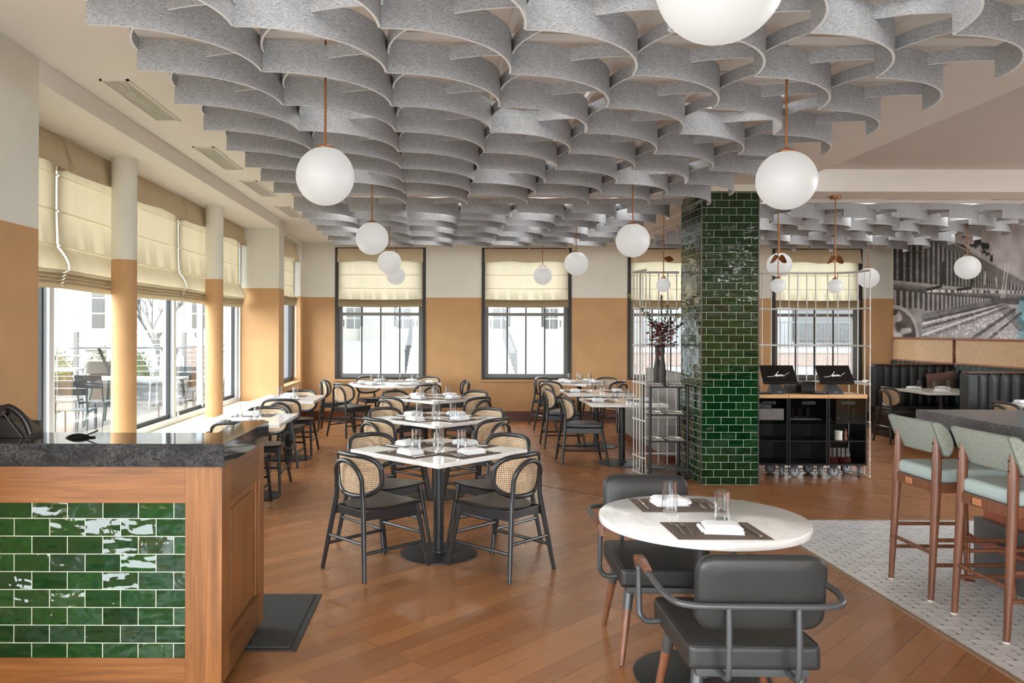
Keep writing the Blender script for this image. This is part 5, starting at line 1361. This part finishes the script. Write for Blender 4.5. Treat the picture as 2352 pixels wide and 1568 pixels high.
def hi_table(x, y, label):
    t = thing('bar_table', label, 'bar table', (x, y, .10), .2, 'high patio tables'); b = BM(); prism(b, rrect(1.1, .7, .08), 1.14, 1.16, .003); build('tabletop', b, m_slate, t)
    b = BM(); tube(b, [(.1, 0, 0), (.1, 0, .7), (-.08, 0, 1.14)], .03, n=8); tube(b, [(.1, 0, .7), (.22, 0, 1.14)], .025, n=8); bx(b, -.25, .4, -.25, .25, 0, .015); build('pedestal', b, m_slate, t)
hi_table(-6.75, 15.9, 'high slate patio table behind the white stools'); hi_table(-5.6, 16.2, 'high slate patio table by the nearer column')
def stool_w(x, y, label):
    t = thing('patio_stool', label, 'patio stool', (x, y, .10), 0, 'white patio stools'); b = BM(); bx(b, -.28, .28, -.2, .2, .74, .79, .02); build('seat', b, m_whitep, t)
    b = BM()
    for sx in (-1, 1):
        for sy in (-1, 1): cyl(b, (sx * .27, sy * .2, 0), (sx * .24, sy * .17, .76), .014, 7)
    tube(b, spline([(-.26, .18, .78), (-.25, .18, .94), (-.2, .18, 1.0), (.2, .18, 1.0), (.25, .18, .94), (.26, .18, .78)], 4), .018, n=7); build('frame', b, m_whitep, t)
stool_w(-7.15, 15.2, 'white patio stool left of the trash bin'); stool_w(-5.35, 15.5, 'white patio stool right of the nearer round column')
t = thing('trash_bin', 'brown tapered planter bin near the hedge', 'bin', (-7.0, 16.6, .10)); b = BM(); prism(b, rrect(.5, .5, .08), 0, .62, .01); build('bin_body', b, pm('brown plastic', XC(150, 128, 108), .6), t); b = BM(); prism(b, rrect(.6, .6, .1), .62, .86, .04); build('lid', b, pm('taupe plastic', XC(150, 140, 128), .6), t)
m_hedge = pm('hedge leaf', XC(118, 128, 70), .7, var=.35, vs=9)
def bush(x, y, z, sx, sy, sz, label, n, m=None):
    b = BM(); rr = random.Random(int(x * 31 + n))
    for k in range(n):
        a, e = rr.uniform(0, 2 * PI), rr.uniform(-.3, 1); q = rr.uniform(.7, 1.0) ; ce = math.sqrt(max(0, 1 - e * e))
        p = Vector((sx * q * ce * math.cos(a), sy * q * ce * math.sin(a), sz * q * e)); d = Vector((rr.uniform(-1, 1), rr.uniform(-1, 1), rr.uniform(-.5, 1)))
        leafq(b, p, d, rr.uniform(.06, .10), .03)
    lathe(b, [(0, -.3 * sz), (.75 * sx, -.28 * sz), (.8 * sx, .2 * sz), (.5 * sx, .7 * sz), (0, .85 * sz)], 14)
    return tag(build('hedge_bush', b, m or m_hedge, loc=(x, y, z)), label, 'bush', 'bushes beyond the patio', None)
bush(-10.2, 20.2, .35, 1.0, .7, .85, 'green clipped bush left of the taupe railing post', 900); bush(-8.3, 20.6, .2, .95, .7, 1.1, 'green clipped bush behind the brown planter bin', 1100); bush(-5.2, 22.2, .2, .8, .6, .6, 'low green bush seen between column and mullion', 600)
# side building with window, brick pier, bare tree, gate
sb = thing('side_building', 'pale stone side building with a small paned window', 'building', (-13, 27, 0))
b = BM(); bx(b, -12, 7.5, 0, 3, -.1, 12); build('facade', b, m_lime, sb)
for wx in (1.55, 4.9):
    b = BM(); bx(b, wx - .6, wx + .75, -.06, 0, .9, 4.2); fr = build('window_surround', b, m_doorw, sb)
    b = BM()
    for i in range(2):
        for k in range(5): bx(b, wx - .35 + .5 * i, wx + .06 + .5 * i, -.09, -.06, 1.65 + .52 * k, 2.1 + .52 * k)
    build('window_panes', b, m_dpane, fr)
b = BM(); bx(b, -6.7, -6.05, 20.5, 21.1, -.1, 1.22); tag(build('brick_pier', b, m_brick), 'red brick gate pier beyond the cable railing', 'pier')
b = BM()
for k in range(9): xx = -6.0 + .16 * k; cyl(b, (xx, 20.8, -.1), (xx, 20.8, 1.7 + .15 * math.sin(k)), .015, 6)
for z in (.1, 1.2): tube(b, [(-6.05, 20.8, z), (-4.7, 20.8, z)], .018, n=6)
tube(b, [(-6.35 + .2 * (1 - .08 * k) * math.cos(k * .5), 20.8, 1.45 + .2 * (1 - .08 * k) * math.sin(k * .5)) for k in range(13)], .018, n=6)
tag(build('iron_gate', b, m_iron), 'black scrolled iron gate beside the brick pier', 'gate')
tr_ = thing('bare_tree', 'bare grey tree behind the cable railing', 'tree', (-8.1, 22.5, -.1)); rt = random.Random(5)
b = BM()
def branch(p, d, L_, r, lv):
    q = p + d * L_; tube(b, spline([p, p + d * L_ * .5 + Vector((rt.uniform(-.06, .06), rt.uniform(-.06, .06), 0)) * L_, q], 3), [r * (1 - .35 * k / 6) for k in range(7)], n=5)
    if lv > 0:
        for k in range(3): branch(p + d * L_ * rt.uniform(.55, 1), (d + Vector((rt.uniform(-.8, .8), rt.uniform(-.8, .8), rt.uniform(-.1, .5)))).normalized(), L_ * rt.uniform(.55, .75), r * .55, lv - 1)
branch(Vector((0, 0, 0)), Vector((.05, 0, 1)), 1.6, .07, 4); build('trunk_and_branches', b, pm('grey bark', XC(140, 132, 126), .9), tr_)
bush(-6.35, 22.6, 2.6, .55, .5, 1.1, 'golden leaved tree crown above the brick pier', 900, pm('golden leaf', XC(160, 132, 52), .7, var=.3, vs=8))
b = BM(); bx(b, -7.98, -7.62, 19.0, 19.08, -.1, 2.9); tag(build('sign_post', b, m_whitep), 'white signpost behind the high patio table', 'post')
